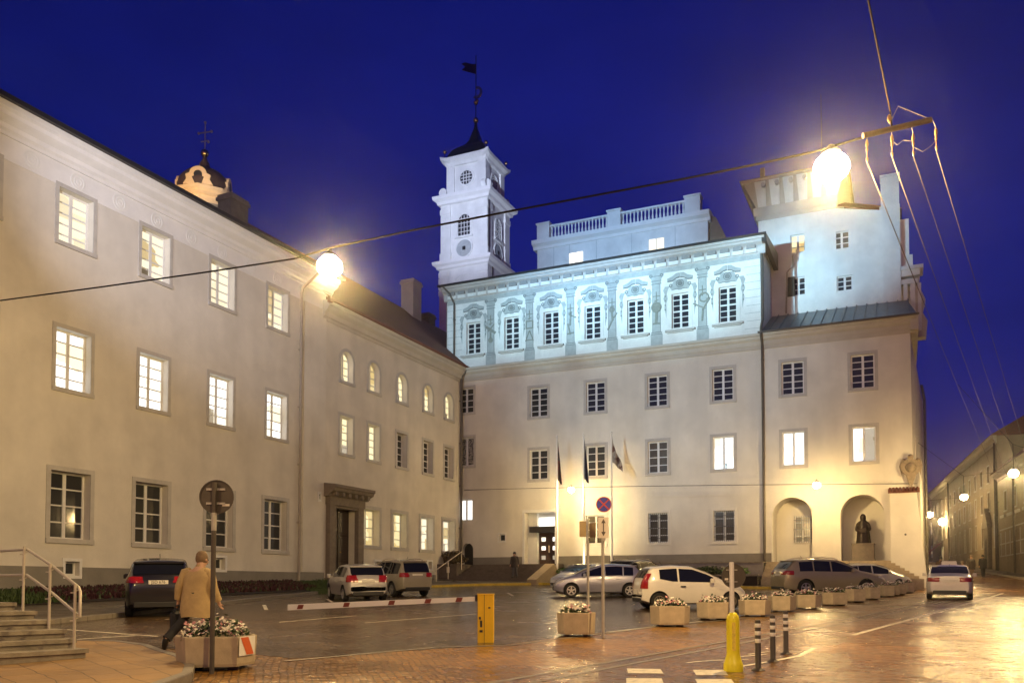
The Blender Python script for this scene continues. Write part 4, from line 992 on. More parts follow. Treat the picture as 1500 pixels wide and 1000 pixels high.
def person(label, loc, rz, J, coat, trousers, hair=HAIRG, hem=.70, bag=None, coatw=1.0, group=None, shoes=None, bald=False, s=1.0):
    """J: joint positions; forward is +y"""
    o = thing('person', label, 'person', loc, rz, group); o.scale = (s,s,s)
    V = [J['pel'], J['che'], J['nec'], J['jaw'], J['hea'], J['top']]
    E = [(0,1),(1,2),(2,3),(3,4),(4,5)]; rad = [(.15,.11),(.16,.11),.058,(.066,.075),(.082,.098),(.055,.062)]
    hx, hy, hz = J['jaw']; f = Vector(J.get('face',(0,1,0)))
    V.append((hx+f.x*.11,hy+f.y*.11,hz+.045)); E.append((3,6)); rad.append(.018)
    for sd, sh, el, wr in ((-1,'shl','ell','wrl'),(1,'shr','elr','wrr')):
        b0 = len(V); V += [J[sh],J[el],J[wr]]; E += [(1,b0),(b0,b0+1),(b0+1,b0+2)]; rad += [.058,.045,.03]
        hand(V,E,rad,b0+2,J[wr],Vector(J[wr])-Vector(J[el]),sd)
    for hp, kn, an, to in (('hpl','knl','anl','tol'),('hpr','knr','anr','tor')):
        b0 = len(V); V += [J[hp],J[kn],J[an],J[to]]; E += [(0,b0),(b0,b0+1),(b0+1,b0+2),(b0+2,b0+3)]; rad += [.085,.062,.042,(.045,.032)]
    body = link('body', skin_mesh('body', V, E, rad, SKIN), o)
    # face and hair
    b = MB(); hc = Vector(J['hea'])
    for k in range(7):
        pass
    prof = [(.001,.128),(.06,.116),(.093,.07),(.106,.0),(.103,-.05),(.085,-.085)]
    b.lathe([(r,z) for r,z in prof[::-1]],16,(hc.x-f.x*.018,hc.y-f.y*.018,hc.z+.012)); b.build('hair', hair, o, 60)
    fc = MB(); lat = Vector((f.y,-f.x,0)); up = Vector((0,0,1))
    for sd in (-1,1): fc.ball(tuple(hc+f*.088+lat*.033*sd-up*.012),.012,8,5)
    m_ = hc+f*.082-up*.082; fc.box(m_.x-.022,m_.x+.022,m_.y-.008,m_.y+.012,m_.z-.005,m_.z+.005)
    fc.build('face', BLACKP, o)
    ear = MB()
    for sd in (-1,1): ear.ball(tuple(hc+lat*.092*sd-up*.03),.026,8,5)
    ear.build('ears', SKIN, o)
    # coat: a draped surface with sleeves
    p, c, n = Vector(J['pel']), Vector(J['che']), Vector(J['nec'])
    rings = []
    def el(cx, cy, z, rx, ry, ph=0):
        return [(cx+rx*math.cos(t)*(1+.03*math.sin(5*t+ph)), cy+ry*math.sin(t)*(1+.03*math.cos(4*t+ph)), z+.012*math.sin(3*t+ph)) for t in [2*math.pi*i/22 for i in range(22)]]
    q = coatw
    sx = (J['shr'][0]-J['shl'][0])/2
    zs = [hem, hem+.12, p.z+.06, (p.z+c.z)/2+.03, c.z-.02, c.z+.07, n.z-.045, n.z-.01, n.z+.035]
    wx = [.27*q,.265*q,.245*q,.235*q,(sx+.045)*q,(sx+.03)*q,.13,.088,.078]; wy = [.20*q,.19*q,.165*q,.155*q,.16*q,.14*q,.10,.085,.08]
    for i, z in enumerate(zs):
        t = max(0,min(1,(z-p.z)/(n.z-p.z))); cxy = p.lerp(n,t) if z > p.z else p
        rings.append(el(cxy.x, cxy.y, z, wx[i], wy[i], i*.7))
    b = MB(); b.rings(rings, 0, cap=False)
    b.ringdisc((0,0),.01,.011,0,.001) if False else None
    for sh, e_, w_ in (('shl','ell','wrl'),('shr','elr','wrr')):
        S_, E_, W_ = Vector(J[sh]), Vector(J[e_]), Vector(J[w_]); inn = S_+(c-S_)*.35+Vector((0,0,.03))
        b.tube([inn,S_+(E_-S_)*.05,S_.lerp(E_,.5),E_.lerp(S_,.08),E_.lerp(W_,.15),E_.lerp(W_,.55),W_.lerp(E_,.05)],[.085*q,.092*q,.078*q,.070*q,.068*q,.063*q,.060*q],12)
    col_ = b.build('coat', coat, o, 70)
    # trousers
    b = MB()
    for hp, kn, an in (('hpl','knl','anl'),('hpr','knr','anr')):
        H, K_, A_ = Vector(J[hp]), Vector(J[kn]), Vector(J[an])
        b.tube([H+Vector((0,0,.06)),H.lerp(K_,.3),H.lerp(K_,.8),K_,K_.lerp(A_,.3),K_.lerp(A_,.75),A_.lerp(K_,.06)],[.115,.108,.088,.08,.078,.074,.078],12)
    b.lathe([(.15,p.z-.06),(.17,p.z),(.165,p.z+.1)],14,(p.x,p.y,0)); b.build('trousers', trousers, o, 70)
    for an, to in (('anl','tol'),('anr','tor')):
        b = MB(); A_, T_ = Vector(J[an]), Vector(J[to]); hd = A_-(T_-A_).normalized()*.06+Vector((0,0,-.03))
        b.tube([hd, A_+Vector((0,0,-.02)), A_.lerp(T_,.6), T_+(T_-A_).normalized()*.05],[.042,.055,.05,.03],10)
        b.build('shoe', shoes or BLACKP, o, 60)
    if bag:
        bx = MB(); x, y, z = J['wrl']; bx.bbox(x-.06,x+.05,y-.2,y+.2,z-.52,z-.2,.04); bx.tube([(x,y-.12,z-.22),(x,y-.08,z-.1),(x,y+.06,z-.1),(x,y+.1,z-.22)],.012,6)
        tag(bx.build('shoulder_bag', bag, None, False, loc, rz), 'dark bag carried low by the man in the tan coat', 'bag')
    return o
def walkJ(st=.28, lean=0, arm=.12, lift=.0):
    return dict(pel=(0,0,.93), che=(0,.02+lean,1.30), nec=(0,.03+lean,1.475), jaw=(0,.05+lean,1.545), hea=(0,.045+lean,1.63), top=(0,.03+lean,1.69),
        shl=(-.185,.01+lean,1.385), ell=(-.25,-.03-arm*.3,1.12), wrl=(-.25,.04-arm,.88), shr=(.185,.01+lean,1.385), elr=(.25,-.01+arm*.3,1.12), wrr=(.25,.07+arm,.89),
        hpl=(-.09,0,.89), knl=(-.09,.02-st*.35,.50), anl=(-.09,-st-.04,.13+lift), tol=(-.09,-st+.08,.05+lift*.3), hpr=(.09,0,.89), knr=(.09,st*.55,.50), anr=(.09,st*.75,.09), tor=(.1,st*.75+.15,.035))
cloth = lambda n, c: mat('cloth_'+n, c, .85, var=.18, scale=7, bump=.15, bscale=60)
J = walkJ(.30, .02, .05, .04)
J.update(ell=(-.31,-.02,1.12), wrl=(-.35,.03,.90), elr=(.31,.02,1.11), wrr=(.37,.10,.87),
         knl=(-.20,-.10,.52), anl=(-.36,-.34,.22), tol=(-.40,-.30,.09), knr=(.11,.24,.52), anr=(.13,.30,.09), tor=(.15,.45,.04), che=(.01,.05,1.30), shl=(-.215,.04,1.38), shr=(.225,.05,1.37), hea=(.05,.12,1.625), top=(.055,.11,1.68), jaw=(.05,.13,1.54), nec=(.03,.08,1.475), face=(.45,.9,-.1))
person('man in a tan coat walking away past the big striped planter', (-5.62,15.0,GZ(15.0)), R(-8), J, cloth('tan', (.43,.31,.15)), cloth('black', (.02,.02,.022)), hem=.60, bag=cloth('bag', (.02,.02,.025)), coatw=1.08, hair=mat('hair_sandy', (.19,.125,.07), .75, var=.3, scale=30))
x, y = Cw(6.1,-4.05)
person('woman in a dark jacket coming down the entrance steps', (x, y, 2.07), R(160), walkJ(.14,0,.05), cloth('darkbrown', (.06,.05,.045)), cloth('greyblue', (.10,.10,.11)), hair=BLACKP, s=.98)
person('pedestrian in black walking up the street farthest to the right', (35.9,66,GZ(66)+.0), R(-20), walkJ(.25), cloth('black', (.02,.02,.022)), cloth('black', (.02,.02,.022)), hair=BLACKP)
person('pedestrian in a dark coat between the taxi and the one in black', (33.4,63.0,GZ(63)), R(165), walkJ(.1), cloth('darkbrown', (.06,.05,.045)), cloth('tanlegs', (.30,.22,.13)), hair=HAIRG)
person('pedestrian in a brown coat standing to the left of the taxi roof', (27.2,55,GZ(55)), R(-30), walkJ(.12), cloth('brown', (.09,.055,.03)), cloth('darkbrown', (.06,.05,.045)), hair=BLACKP)
person('pedestrian hidden to the chest behind the taxi roof', (27.3,52.5,GZ(52.5)-.25), R(-30), walkJ(.1), cloth('darkbrown', (.06,.05,.045)), cloth('black', (.02,.02,.022)), hair=HAIRG)
# statue in the niche
x, y = Cw(27.2, .95)
o = thing('bronze_statue', 'dark bronze robed figure on a stone pedestal inside the right arch', 'statue', (x, y, 3.05), RC)
b = MB(); b.bbox(-.62,.62,-.5,.5,0,1.0,.03); b.box(-.68,.68,-.56,.56,0,.12); b.box(-.66,.66,-.54,.54,1.0,1.08); b.build('pedestal', STONE_P, o)
V = [(0,0,2.05),(0,0,2.35),(0,0,2.52),(0,-.02,2.62),(0,-.02,2.74),(-.30,0,2.28),(-.40,-.05,1.9),(-.16,-.24,1.82),(.30,0,2.28),(.40,-.05,1.9),(.16,-.24,1.86),(0,0,1.7),(0,0,1.12)]
E_ = [(0,1),(1,2),(2,3),(3,4),(1,5),(5,6),(6,7),(1,8),(8,9),(9,10),(0,11),(11,12)]
link('figure', skin_mesh('figure', V, E_, [(.27,.2),(.24,.17),.09,.13,.12,.12,.1,.07,.12,.1,.07,(.30,.22),(.40,.30)], BRONZE), o)
b = MB(); b.rings([[(rx*math.cos(t)*(1+.06*math.cos(7*t)),ry*math.sin(t)*(1+.06*math.sin(6*t)),z) for t in [2*math.pi*i/28 for i in range(28)]] for rx,ry,z in ((.44,.34,1.08),(.40,.30,1.3),(.36,.27,1.7),(.33,.24,2.0),(.34,.22,2.2),(.24,.17,2.4))]); b.build('robe', BRONZE, o, 60)
b = MB(); b.lathe([(.15,2.5),(.17,2.6),(.165,2.75),(.11,2.86),(.01,2.9)],14,(0,.03,0)); b.build('hair', BRONZE, o, 60)
b = MB(); b.bbox(-.2,.2,-.36,-.26,1.75,2.0,.02); b.build('book', BRONZE, o)

# ================================================================== CARS
def lerp1(T, x):
    if x <= T[0][0]: return T[0][1]
    for (a,b_),(c,d) in zip(T,T[1:]):
        if x <= c: return b_+(d-b_)*(x-a)/(c-a)
    return T[-1][1]
def text_mesh(s, size, m, name):
    cu = bpy.data.curves.new(name, 'FONT'); cu.body = s; cu.size = size; cu.align_x = 'CENTER'; cu.align_y = 'CENTER'; cu.extrude = .001
    o = bpy.data.objects.new(name, cu); COL.objects.link(o); dg = bpy.context.evaluated_depsgraph_get(); dg.update()
    me = bpy.data.meshes.new_from_object(o.evaluated_get(dg), depsgraph=dg); bpy.data.objects.remove(o); me.materials.clear(); me.materials.append(m); me.name = name
    return me
def carpaint(n, c, metal=.3): return mat('paint_'+n, c, .32, metal=metal, var=.05, scale=3, coat=.9)
def car(name, label, loc, az, S, paint, plate=None, group=None, cat='car'):
    L, Wd, top, belt, cl = S['L'], S['W'], S['top'], S['belt'], S.get('cl',.2)
    z0 = GZ(loc[1]); o = thing(name, label, cat, (loc[0], loc[1], z0), 0, group)
    sl = .027 if loc[1] < 45 else .047
    o.rotation_euler = (Matrix.Rotation(math.atan(sl),3,'X') @ Matrix.Rotation(R(90-az),3,'Z')).to_euler()
    X = sorted({round(x,3) for x,_ in top} | {round(L*i/34,3) for i in range(35)})
    def hw(x):
        t = abs(2*x/L-1); return Wd/2*(1-.10*t**6-.10*t**14)
    tum = S.get('tum',.26)
    def sec(x):
        zt = lerp1(top,x); zb = cl + .10*max(0,abs(2*x/L-1)-.82)/.18
        zF = min(lerp1(belt,x), zt-.05); dz = zt-zF; h = hw(x)
        hr = h*.955-tum*max(0,dz-.05)-.03
        return zt, zb, zF, h, hr
    def side_y(x, z):
        zt, zb, zF, h, hr = sec(x); t = max(0,min(1,(z-zF)/max(.01,zt-.06-zF))); return h*.968+(hr-h*.968)*t
    rr = []
    for x in X:
        zt, zb, zF, h, hr = sec(x); dz = zt-zF
        half = [(0,zb),(.80*h,zb),(.95*h,zb+.05),(h,zb+.22),(h*1.0,zb+(zF-zb)*.62),(.985*h,zF-.07),(.968*h,zF)]
        if dz > .12: half += [((.968*h+hr)/2,zF+(dz-.06)/2),(hr,zt-.06),(hr-.07,zt-.012),((hr-.07)*.5,zt+.012),(0,zt+.018)]
        else: half += [(.94*h,zF+dz*.5),(.90*h,zF+dz*.8),(.78*h,zt-.004),(.45*h,zt+.012),(0,zt+.018)]
        rr.append([(x-L/2,y,z) for y,z in half] + [(x-L/2,-y,z) for y,z in half[-2:0:-1]])
    b = MB(); b.rings(rr)
    me = b.mesh('body', [paint, BLACKP], 32)
    bo = link('body', me, o)
    # wheel arches cut out of the body
    r = S['wr']; wx = S['wheels']
    cut = MB()
    for x in wx:
        for s in (-1,1):
            c = [(x-L/2+r*1.14*math.cos(t), r+.02+r*1.14*math.sin(t)) for t in [2*math.pi*i/28 for i in range(28)]]
            cut.prism(c, s*(Wd/2-.30), s*(Wd/2+.2))
    cm = link('cutter', cut.mesh('cutter', [BLACKP]))
    md = bo.modifiers.new('arch','BOOLEAN'); md.operation = 'DIFFERENCE'; md.object = cm; md.solver = 'EXACT'
    bo.parent = None; dg = bpy.context.evaluated_depsgraph_get(); dg.update()
    nm = bpy.data.meshes.new_from_object(bo.evaluated_get(dg), depsgraph=dg); bo.modifiers.clear(); bo.data = nm; nm.name = 'body'; bo.parent = o
    bpy.data.objects.remove(cm)
    for p in nm.polygons:
        c = p.center
        if any(abs(c.x-(x-L/2)) < r*1.2 and abs(c.z-r) < r*1.2 for x in wx) and abs(c.y) < Wd/2-.015 and (abs(p.normal.y) < .3 or abs(c.y) < Wd/2-.2) and c.z < r*2.3 and c.z > cl-.02: p.material_index = min(1, len(nm.materials)-1)
    # side glass
    def strip(x0, x1, zlo, zhi, s, out=.010, n=10):
        g = MB(); vs = []; 
        for i in range(n+1):
            x = x0+(x1-x0)*i/n; a, c = zlo(x), max(zlo(x)+.01, zhi(x))
            for k in range(4):
                z = a+(c-a)*k/3; vs.append((x-L/2, s*(side_y(x,z)+out), z))
        fs = [(i*4+k,(i+1)*4+k,(i+1)*4+k+1,i*4+k+1) for i in range(n) for k in range(3)]
        g.add(vs, fs); return g
    zl = lambda x: min(lerp1(belt,x), lerp1(top,x)-.05)+.035
    for s in (-1,1):
        for x0, x1 in S['glass']:
            gh = S.get('gtop',.10)
            strip(x0,x1,zl,lambda x: lerp1(top,x)-gh,s).build('side_window', CARGL, o, 40)
        for x in S.get('seams',[]):
            strip(x,x+.012,lambda x: cl+.15,lambda x: lerp1(belt,x)-.02,s,.004,1).build('door_seam', BLACKP, o)
        for x in S.get('handles',[]):
            h = MB(); y = s*(hw(x)*1.0); h.bbox(x-L/2-.09,x-L/2+.09,min(y,y+s*.03),max(y,y+s*.03),lerp1(belt,x)-.14,lerp1(belt,x)-.10,.008); h.build('door_handle', S.get('hm',paint), o)
        xm = S['mirror']; m = MB(); y = s*(hw(xm)*.97); zz = lerp1(belt,xm)+.02
        m.bbox(xm-L/2-.06,xm-L/2+.07,min(y+s*.05,y+s*.22),max(y+s*.05,y+s*.22),zz,zz+.15,.03); m.box(xm-L/2-.02,xm-L/2+.03,min(y-s*.05,y+s*.07),max(y-s*.05,y+s*.07),zz+.02,zz+.06); m.build('wing_mirror', S.get('mm',paint), o)
        tl = S['tail']; t = MB(); vs = []; n = 5
        za, zb_ = tl[1], tl[2]
        # lamp wraps the rear corner: a strip following the body
        pts = []
        for k in range(7):
            q = k/6
            if q < .5: x, f = tl[3]*(1-q*2), 1.0
            else: x, f = 0.0, 1-(q-.5)*2*tl[0]
            pts.append((x,f))
        g = MB(); vs = []
        for x, f in pts:
            for z in [za+(zb_-za)*q_/5 for q_ in range(6)]:
                xs_ = x
                if x < .2:                       # find where the tail surface stands at this height
                    xs_ = x + next((xx for xx in [i*.01 for i in range(120)] if lerp1(top,xx) >= z+.02), 0)
                hh = side_y(xs_, z) if f == 1.0 else side_y(xs_,z)*f
                e = .032
                vs.append((xs_-L/2-(e if f < 1 else e*.5), s*(hh+(e if f==1 else 0)), z))
        fs = [(i*6+k,(i+1)*6+k,(i+1)*6+k+1,i*6+k+1) for i in range(6) for k in range(5)]
        g.add(vs, fs); g.build('tail_lamp', S.get('tailm',TAILR), o, 50)
        hl = MB(); xh = L-S.get('hl',.45); vs = []
        for i in range(6):
            x = xh+.36*i/5; zt = lerp1(top,x); h = hw(x)
            vs += [(x-L/2,s*(h*.99+.012),zt-.17+.02*i/5),(x-L/2,s*(h*.97+.012),zt-.06),(x-L/2,s*(h*.72),zt+.012)]
        hl.add(vs,[(i*3+k,(i+1)*3+k,(i+1)*3+k+1,i*3+k+1) for i in range(5) for k in range(2)]); hl.build('headlight', TAILW, o, 50)
    # windscreen and rear screen: strips across the body
    for nm_, (x0, x1), sg in (('rear_window',S['rear'],-1),('windscreen',S['wind'],1)):
        g = MB(); vs = []; n = 5; k = 6
        for i in range(n+1):
            x = x0+(x1-x0)*i/n; zt, zb, zF, h, hr = sec(x); wv = max(.2, (hr-.06) if zt-zF > .12 else h*.80)
            sl_ = (lerp1(top,min(L,x+.02))-lerp1(top,max(0,x-.02)))/.04; nx, nz = -sl_/math.hypot(1,sl_), 1/math.hypot(1,sl_)
            for j in range(k+1):
                y = -wv+2*wv*j/k; crown = .018*(1-(y/wv)**2)
                vs.append((x-L/2+nx*.014, y, zt+nz*(.010)+crown))
        g.add(vs,[(i*(k+1)+j,(i+1)*(k+1)+j,(i+1)*(k+1)+j+1,i*(k+1)+j+1) for i in range(n) for j in range(k)]); g.build(nm_, CARGL, o, 40)
    # rear plate, bumper strip
    zp = S['plate']; xp = next((xx for xx in [i*.01 for i in range(150)] if lerp1(top,xx) >= zp+.07), 0)
    p = MB(); p.box(xp-L/2-.035,xp-L/2-.012,-.26,.26,zp-.055,zp+.055); po = p.build('number_plate', PLATE, o)
    if plate:
        t = link('plate_text', text_mesh(plate,.115,INK,'plate_text'), po, (xp-L/2-.038,0,zp)); t.rotation_euler = (R(90),0,R(-90))
    else:
        d = MB()
        for i in range(6): d.box(xp-L/2-.0375,xp-L/2-.035,-.2+i*.068,-.2+i*.068+.04,zp-.03,zp+.03)
    b = MB(); h = hw(.02)*.86
    b.bbox(-L/2-.02,-L/2+.10,-h,h,cl+.06,cl+.20,.02); b.build('bumper_trim', S.get('bm',BLACKP), o)
    b = MB(); h = hw(L-.02)*.7; b.bbox(L/2-.06,L/2+.012,-h,h,cl+.12,cl+.30,.02); b.build('grille', BLACKP, o)
    if S.get('rails'):
        for s in (-1,1):
            b = MB(); xa, xb = S['rails']; pts = []
            for i in range(7):
                x = xa+(xb-xa)*i/6; zt, zb, zF, hh, hr = sec(x); pts.append((x-L/2,s*(hr-.05),zt+(.055 if 0<i<6 else .0)))
            b.tube(pts,.022,6); b.build('roof_rail', S.get('rm',DARKM), o)
    if S.get('spoiler'):
        x = S['spoiler']; zt, zb, zF, hh, hr = sec(x); b = MB(); b.bbox(x-L/2-.14,x-L/2+.16,-hr+.03,hr-.03,zt-.02,zt+.025,.012); b.build('spoiler', paint, o)
    xa = S.get('ant', L*.25); zt = lerp1(top,xa); b = MB(); b.tube([(xa-L/2,0,zt),(xa-L/2-.12,0,zt+.16)],.008,5); b.build('aerial', BLACKP, o)
    # wheels
    key = (round(r,3), S.get('rim','alloy'))
    if key not in WHEELS:
        tw = .20; t = MB(); t.at(0,0,0,0,R(90)); t.lathe([(r*.62,-tw/2+.02),(r*.66,-tw/2),(r*.93,-tw/2),(r,-tw/2+.03),(r,tw/2-.03),(r*.93,tw/2),(r*.66,tw/2),(r*.62,tw/2-.02)],28,cap=False); t.at()
        m_ = t.mesh('wheel', RUBBER, 40)
        g = MB(); g.ringdisc((0,0),r*.56,r*.65,-tw/2-.005,tw/2-.02,28); g.disc((0,0),r*.63,-.02,.02,24,1); g.disc((0,0),r*.16,-tw/2,0,14)
        n = 5 if key[1] == 'alloy' else 10
        for i in range(n):
            a = 2*math.pi*i/n+.3; c, s_ = math.cos(a), math.sin(a); w0, w1 = (.10,.085) if n == 5 else (.05,.04)
            g.prism([(c*r*.1-s_*r*w0,s_*r*.1+c*r*w0),(c*r*.1+s_*r*w0,s_*r*.1-c*r*w0),(c*r*.6+s_*r*w1,s_*r*.6-c*r*w1),(c*r*.6-s_*r*w1,s_*r*.6+c*r*w1)],-tw/2+.012,-tw/2+.05)
        WHEELS[key] = (m_, g.mesh('rim', [RIM if n == 5 else RIMD, BLACKP], 30))
    for x in wx:
        for s in (-1,1):
            w_ = link('wheel', WHEELS[key][0], o, (x-L/2, s*(Wd/2-.115), r), 0 if s < 0 else R(180))
            link('rim', WHEELS[key][1], w_)
    return o
WHEELS = {}
HATCH = dict(L=4.2,W=1.77,top=[(0,.70),(.02,.90),(.10,1.00),(.42,1.34),(.60,1.43),(1.3,1.49),(2.1,1.47),(2.7,1.30),(3.25,1.02),(3.6,.95),(4.0,.80),(4.15,.66),(4.2,.5)],
  belt=[(0,.66),(.05,.94),(1.2,.95),(3.2,.90),(4.2,.6)],wr=.31,wheels=(.72,3.36),glass=[(.62,1.02),(1.06,1.80),(1.88,2.78)],mirror=2.75,tail=(.36,.78,1.06,.30),rear=(.14,.46),wind=(2.22,3.12),plate=.83,seams=[1.84,2.88],handles=[1.25,2.1],spoiler=.52)
SALOON = dict(L=4.55,W=1.78,top=[(0,.72),(.02,.98),(.5,1.04),(.62,1.07),(1.2,1.36),(1.7,1.45),(2.4,1.45),(2.9,1.30),(3.5,1.0),(3.9,.94),(4.35,.80),(4.5,.66),(4.55,.5)],
  belt=[(0,.68),(.05,.92),(1.2,.95),(3.4,.92),(4.55,.62)],wr=.315,wheels=(.9,3.55),glass=[(.98,1.25),(1.3,2.0),(2.07,2.95)],mirror=2.95,tail=(.42,.76,.93,.28),rear=(.66,1.26),wind=(2.5,3.38),plate=.80,seams=[2.03,3.05],handles=[1.5,2.3],bm=BLACKP)
SUVB = dict(L=4.5,W=1.84,top=[(0,.80),(.02,1.05),(.10,1.16),(.36,1.46),(.58,1.60),(1.4,1.67),(2.2,1.65),(2.85,1.45),(3.4,1.16),(3.8,1.09),(4.25,.95),(4.45,.78),(4.5,.6)],
  belt=[(0,.74),(.05,1.04),(1.2,1.08),(3.35,1.03),(4.5,.72)],cl=.24,wr=.345,wheels=(.85,3.5),glass=[(.60,1.05),(1.1,1.95),(2.02,2.95)],mirror=2.9,tail=(.42,.98,1.16,.34),rear=(.14,.50),wind=(2.3,3.25),plate=1.0,seams=[1.98,3.0],handles=[1.3,2.2],spoiler=.5)
WAGON = dict(L=4.5,W=1.78,top=[(0,.78),(.02,1.02),(.06,1.08),(.26,1.50),(.42,1.62),(1.4,1.68),(2.3,1.65),(2.95,1.42),(3.4,1.10),(3.8,1.04),(4.25,.92),(4.45,.75),(4.5,.55)],
  belt=[(0,.72),(.05,1.02),(1.2,1.02),(3.3,.97),(4.5,.7)],cl=.25,wr=.33,wheels=(.9,3.45),glass=[(.36,1.02),(1.07,1.9),(1.97,2.95)],mirror=2.9,tail=(.34,.90,1.10,.22),rear=(.07,.29),wind=(2.4,3.25),plate=.99,seams=[1.94,3.0],handles=[1.3,2.15],rails=(.6,2.4),rm=STEEL,spoiler=.4)
CITY = dict(L=3.54,W=1.64,top=[(0,.62),(.02,.88),(.08,1.02),(.26,1.32),(.40,1.40),(1.1,1.45),(1.7,1.42),(2.2,1.25),(2.75,.98),(3.0,.90),(3.35,.76),(3.5,.62),(3.54,.45)],
  belt=[(0,.6),(.05,.98),(.6,.98),(1.0,.90),(2.6,.86),(3.54,.6)],cl=.18,wr=.285,wheels=(.56,2.98),glass=[(.58,1.18),(1.24,2.40)],mirror=2.3,tail=(.16,.70,1.20,.20),rear=(.09,.30),wind=(1.78,2.65),plate=.6,seams=[1.2,2.45],handles=[1.35],rim='steel',gtop=.09,hm=BLACKP)
BIGSUV = dict(L=5.05,W=1.97,top=[(0,.86),(.02,1.10),(.10,1.20),(.44,1.58),(.64,1.68),(1.6,1.74),(2.5,1.70),(3.15,1.48),(3.75,1.18),(4.2,1.10),(4.75,.97),(4.98,.82),(5.05,.6)],
  belt=[(0,.80),(.05,1.10),(1.2,1.12),(3.6,1.08),(5.05,.78)],cl=.22,wr=.37,wheels=(.98,3.98),glass=[(.70,1.35),(1.41,2.22),(2.29,3.35)],mirror=3.25,tail=(.36,.98,1.18,.42),rear=(.14,.50),wind=(2.6,3.55),plate=.98,seams=[2.25,3.35],handles=[1.6,2.5],rails=(.8,2.8),rm=STEEL,spoiler=.56)
YARIS = dict(HATCH, L=4.1, top=[(0,.66),(.02,.86),(.08,.98),(.40,1.36),(.58,1.44),(1.3,1.49),(2.0,1.46),(2.7,1.24),(3.25,.98),(3.6,.90),(3.95,.74),(4.06,.6),(4.1,.48)], wheels=(.72,3.32), glass=[(.56,.98),(1.04,1.80),(1.87,2.86)], tail=(.3,.82,1.04,.34), wr=.315)
car('parked_car', 'black sport utility car parked by the flower bank behind the man', (-10.95,26.4), -20.5, SUVB, carpaint('black', (.010,.009,.010), .2), 'JSD 676')
car('parked_car', 'silver hatchback parked nose to the wing left of the grey estate', (-6.75,35.9), -24, HATCH, carpaint('silver', (.50,.48,.45)), None)
car('parked_car', 'grey tall estate with roof rails parked beside the silver hatchback', (-5.75,40.6), -34, WAGON, carpaint('beigegrey', (.30,.27,.21), .1), None)
car('parked_car', 'silver blue five door hatchback facing left in front of the flagpoles', (3.68,39.0), -90, YARIS, carpaint('blue_silver', (.36,.36,.44), .5), None)
car('parked_car', 'small white three door hatchback behind the planters', (5.78,29.0), 84, CITY, carpaint('white', (.76,.72,.64), .0), None)
car('parked_car', 'large grey sport utility car behind the row of planters', (14.95,41.3), 83, BIGSUV, carpaint('olive_grey', (.33,.28,.19), .25), None)
car('parked_car', 'small silver car half hidden behind the large grey one', (19.0,46.4), 80, HATCH, carpaint('silver', (.50,.48,.45)), None)
car('parked_car', 'dark estate with roof rails hidden behind the silver blue hatchback', (6.4,44.8), 38, WAGON, carpaint('darkgrey', (.05,.05,.055)), None)
car('parked_car', 'pale saloon mostly hidden behind the bonnet of the silver blue hatchback', (3.6,46.2), 215, SALOON, carpaint('paleblue', (.55,.55,.55), .2), None)
tx = car('taxi', 'white taxi with a roof sign driving away up the right street', (18.95,37.6), 26.5, SALOON, carpaint('taxiwhite', (.72,.70,.65), .1), None, cat='taxi')
b = MB(); b.bbox(-.14,.10,-.30,.30,1.46,1.62,.04); b.build('roof_sign', SIGNW, tx)

# ================================================================== STREET FURNITURE
rn = random.Random(21)
def flowers(o, w, d, h, n, seed, big=1.0):
    rn = random.Random(seed); lf = MB(); fl = MB()
    for i in range(n):
        u, v = rn.uniform(-1,1), rn.uniform(-1,1); dome = max(0, 1-.55*(u*u+v*v)) 
        q = rn.random(); p = Vector((u*w*.46, v*d*.46, (.02+ dome*h*(.35+.65*q) + (rn.random()**6)*.10)*1.0))
        a = Vector((rn.gauss(0,1),rn.gauss(0,1),rn.gauss(.4,1))).normalized(); e = a.orthogonal().normalized(); f = a.cross(e); L = .028*big*rn.uniform(.7,1.3)
        if rn.random() < .55: L *= 1.4; lf.add([p-e*L,p+f*L*.55,p+e*L,p-f*L*.55],[(0,1,2,3)])
        else:
            m = 0 if rn.random() < .68 else 1
            a = (Vector((rn.gauss(0,.6),rn.gauss(-.5,.6),1))).normalized(); e = a.orthogonal().normalized(); f = a.cross(e); p = p+Vector((0,0,.03))
            pts = [p+(e*math.cos(t)+f*math.sin(t))*L*(1.0 if k%2 else .62) for k, t in enumerate([2*math.pi*k/10 for k in range(10)])]
            fl.add(pts,[tuple(range(10))],m)
    a = lf.build('leaves', LEAF, o); c = fl.build('blossoms', [FLW, FLP], o); return a, c
def planter(label, loc, rz, w, d, h, seed, n=420, group='hexagonal concrete flower planters', big=1.0, fh=.2):
    o = thing('flower_planter', label, 'planter', loc, rz, group)
    def hexr(k, z):
        x, y, q = w/2*k, d/2*k, .62
        return [(-x*q,-y,z),(x*q,-y,z),(x,-y*.0-.0,z),(x*q,y,z),(-x*q,y,z),(-x,0,z)]
    b = MB(); b.rings([hexr(.93,.05),hexr(.955,.09),hexr(1.0,h-.02),hexr(.99,h),hexr(.90,h),hexr(.88,h-.06)]); b.build('pot', CONC, o)
    b = MB(); b.box(-w*.3,-w*.18,-d*.3,d*.3,-.03,.055); b.box(w*.18,w*.3,-d*.3,d*.3,-.03,.055); b.build('feet', STONE_D, o)
    s = MB(); s.rings([hexr(.87,h-.09),hexr(.87,h-.05)]); s.build('soil', SOIL, o)
    e = thing('tmp','x','x') if False else None
    f, g = flowers(o, w*.82, d*.72, fh, n, seed, big)
    f.location.z = g.location.z = h-.06
    return o
pb = planter('big planter with a red and white warning board in the left foreground', (-4.45,12.7,GZ(12.7)), R(12), 1.16, .98, .48, 1, 1500, big=.9, fh=.26)
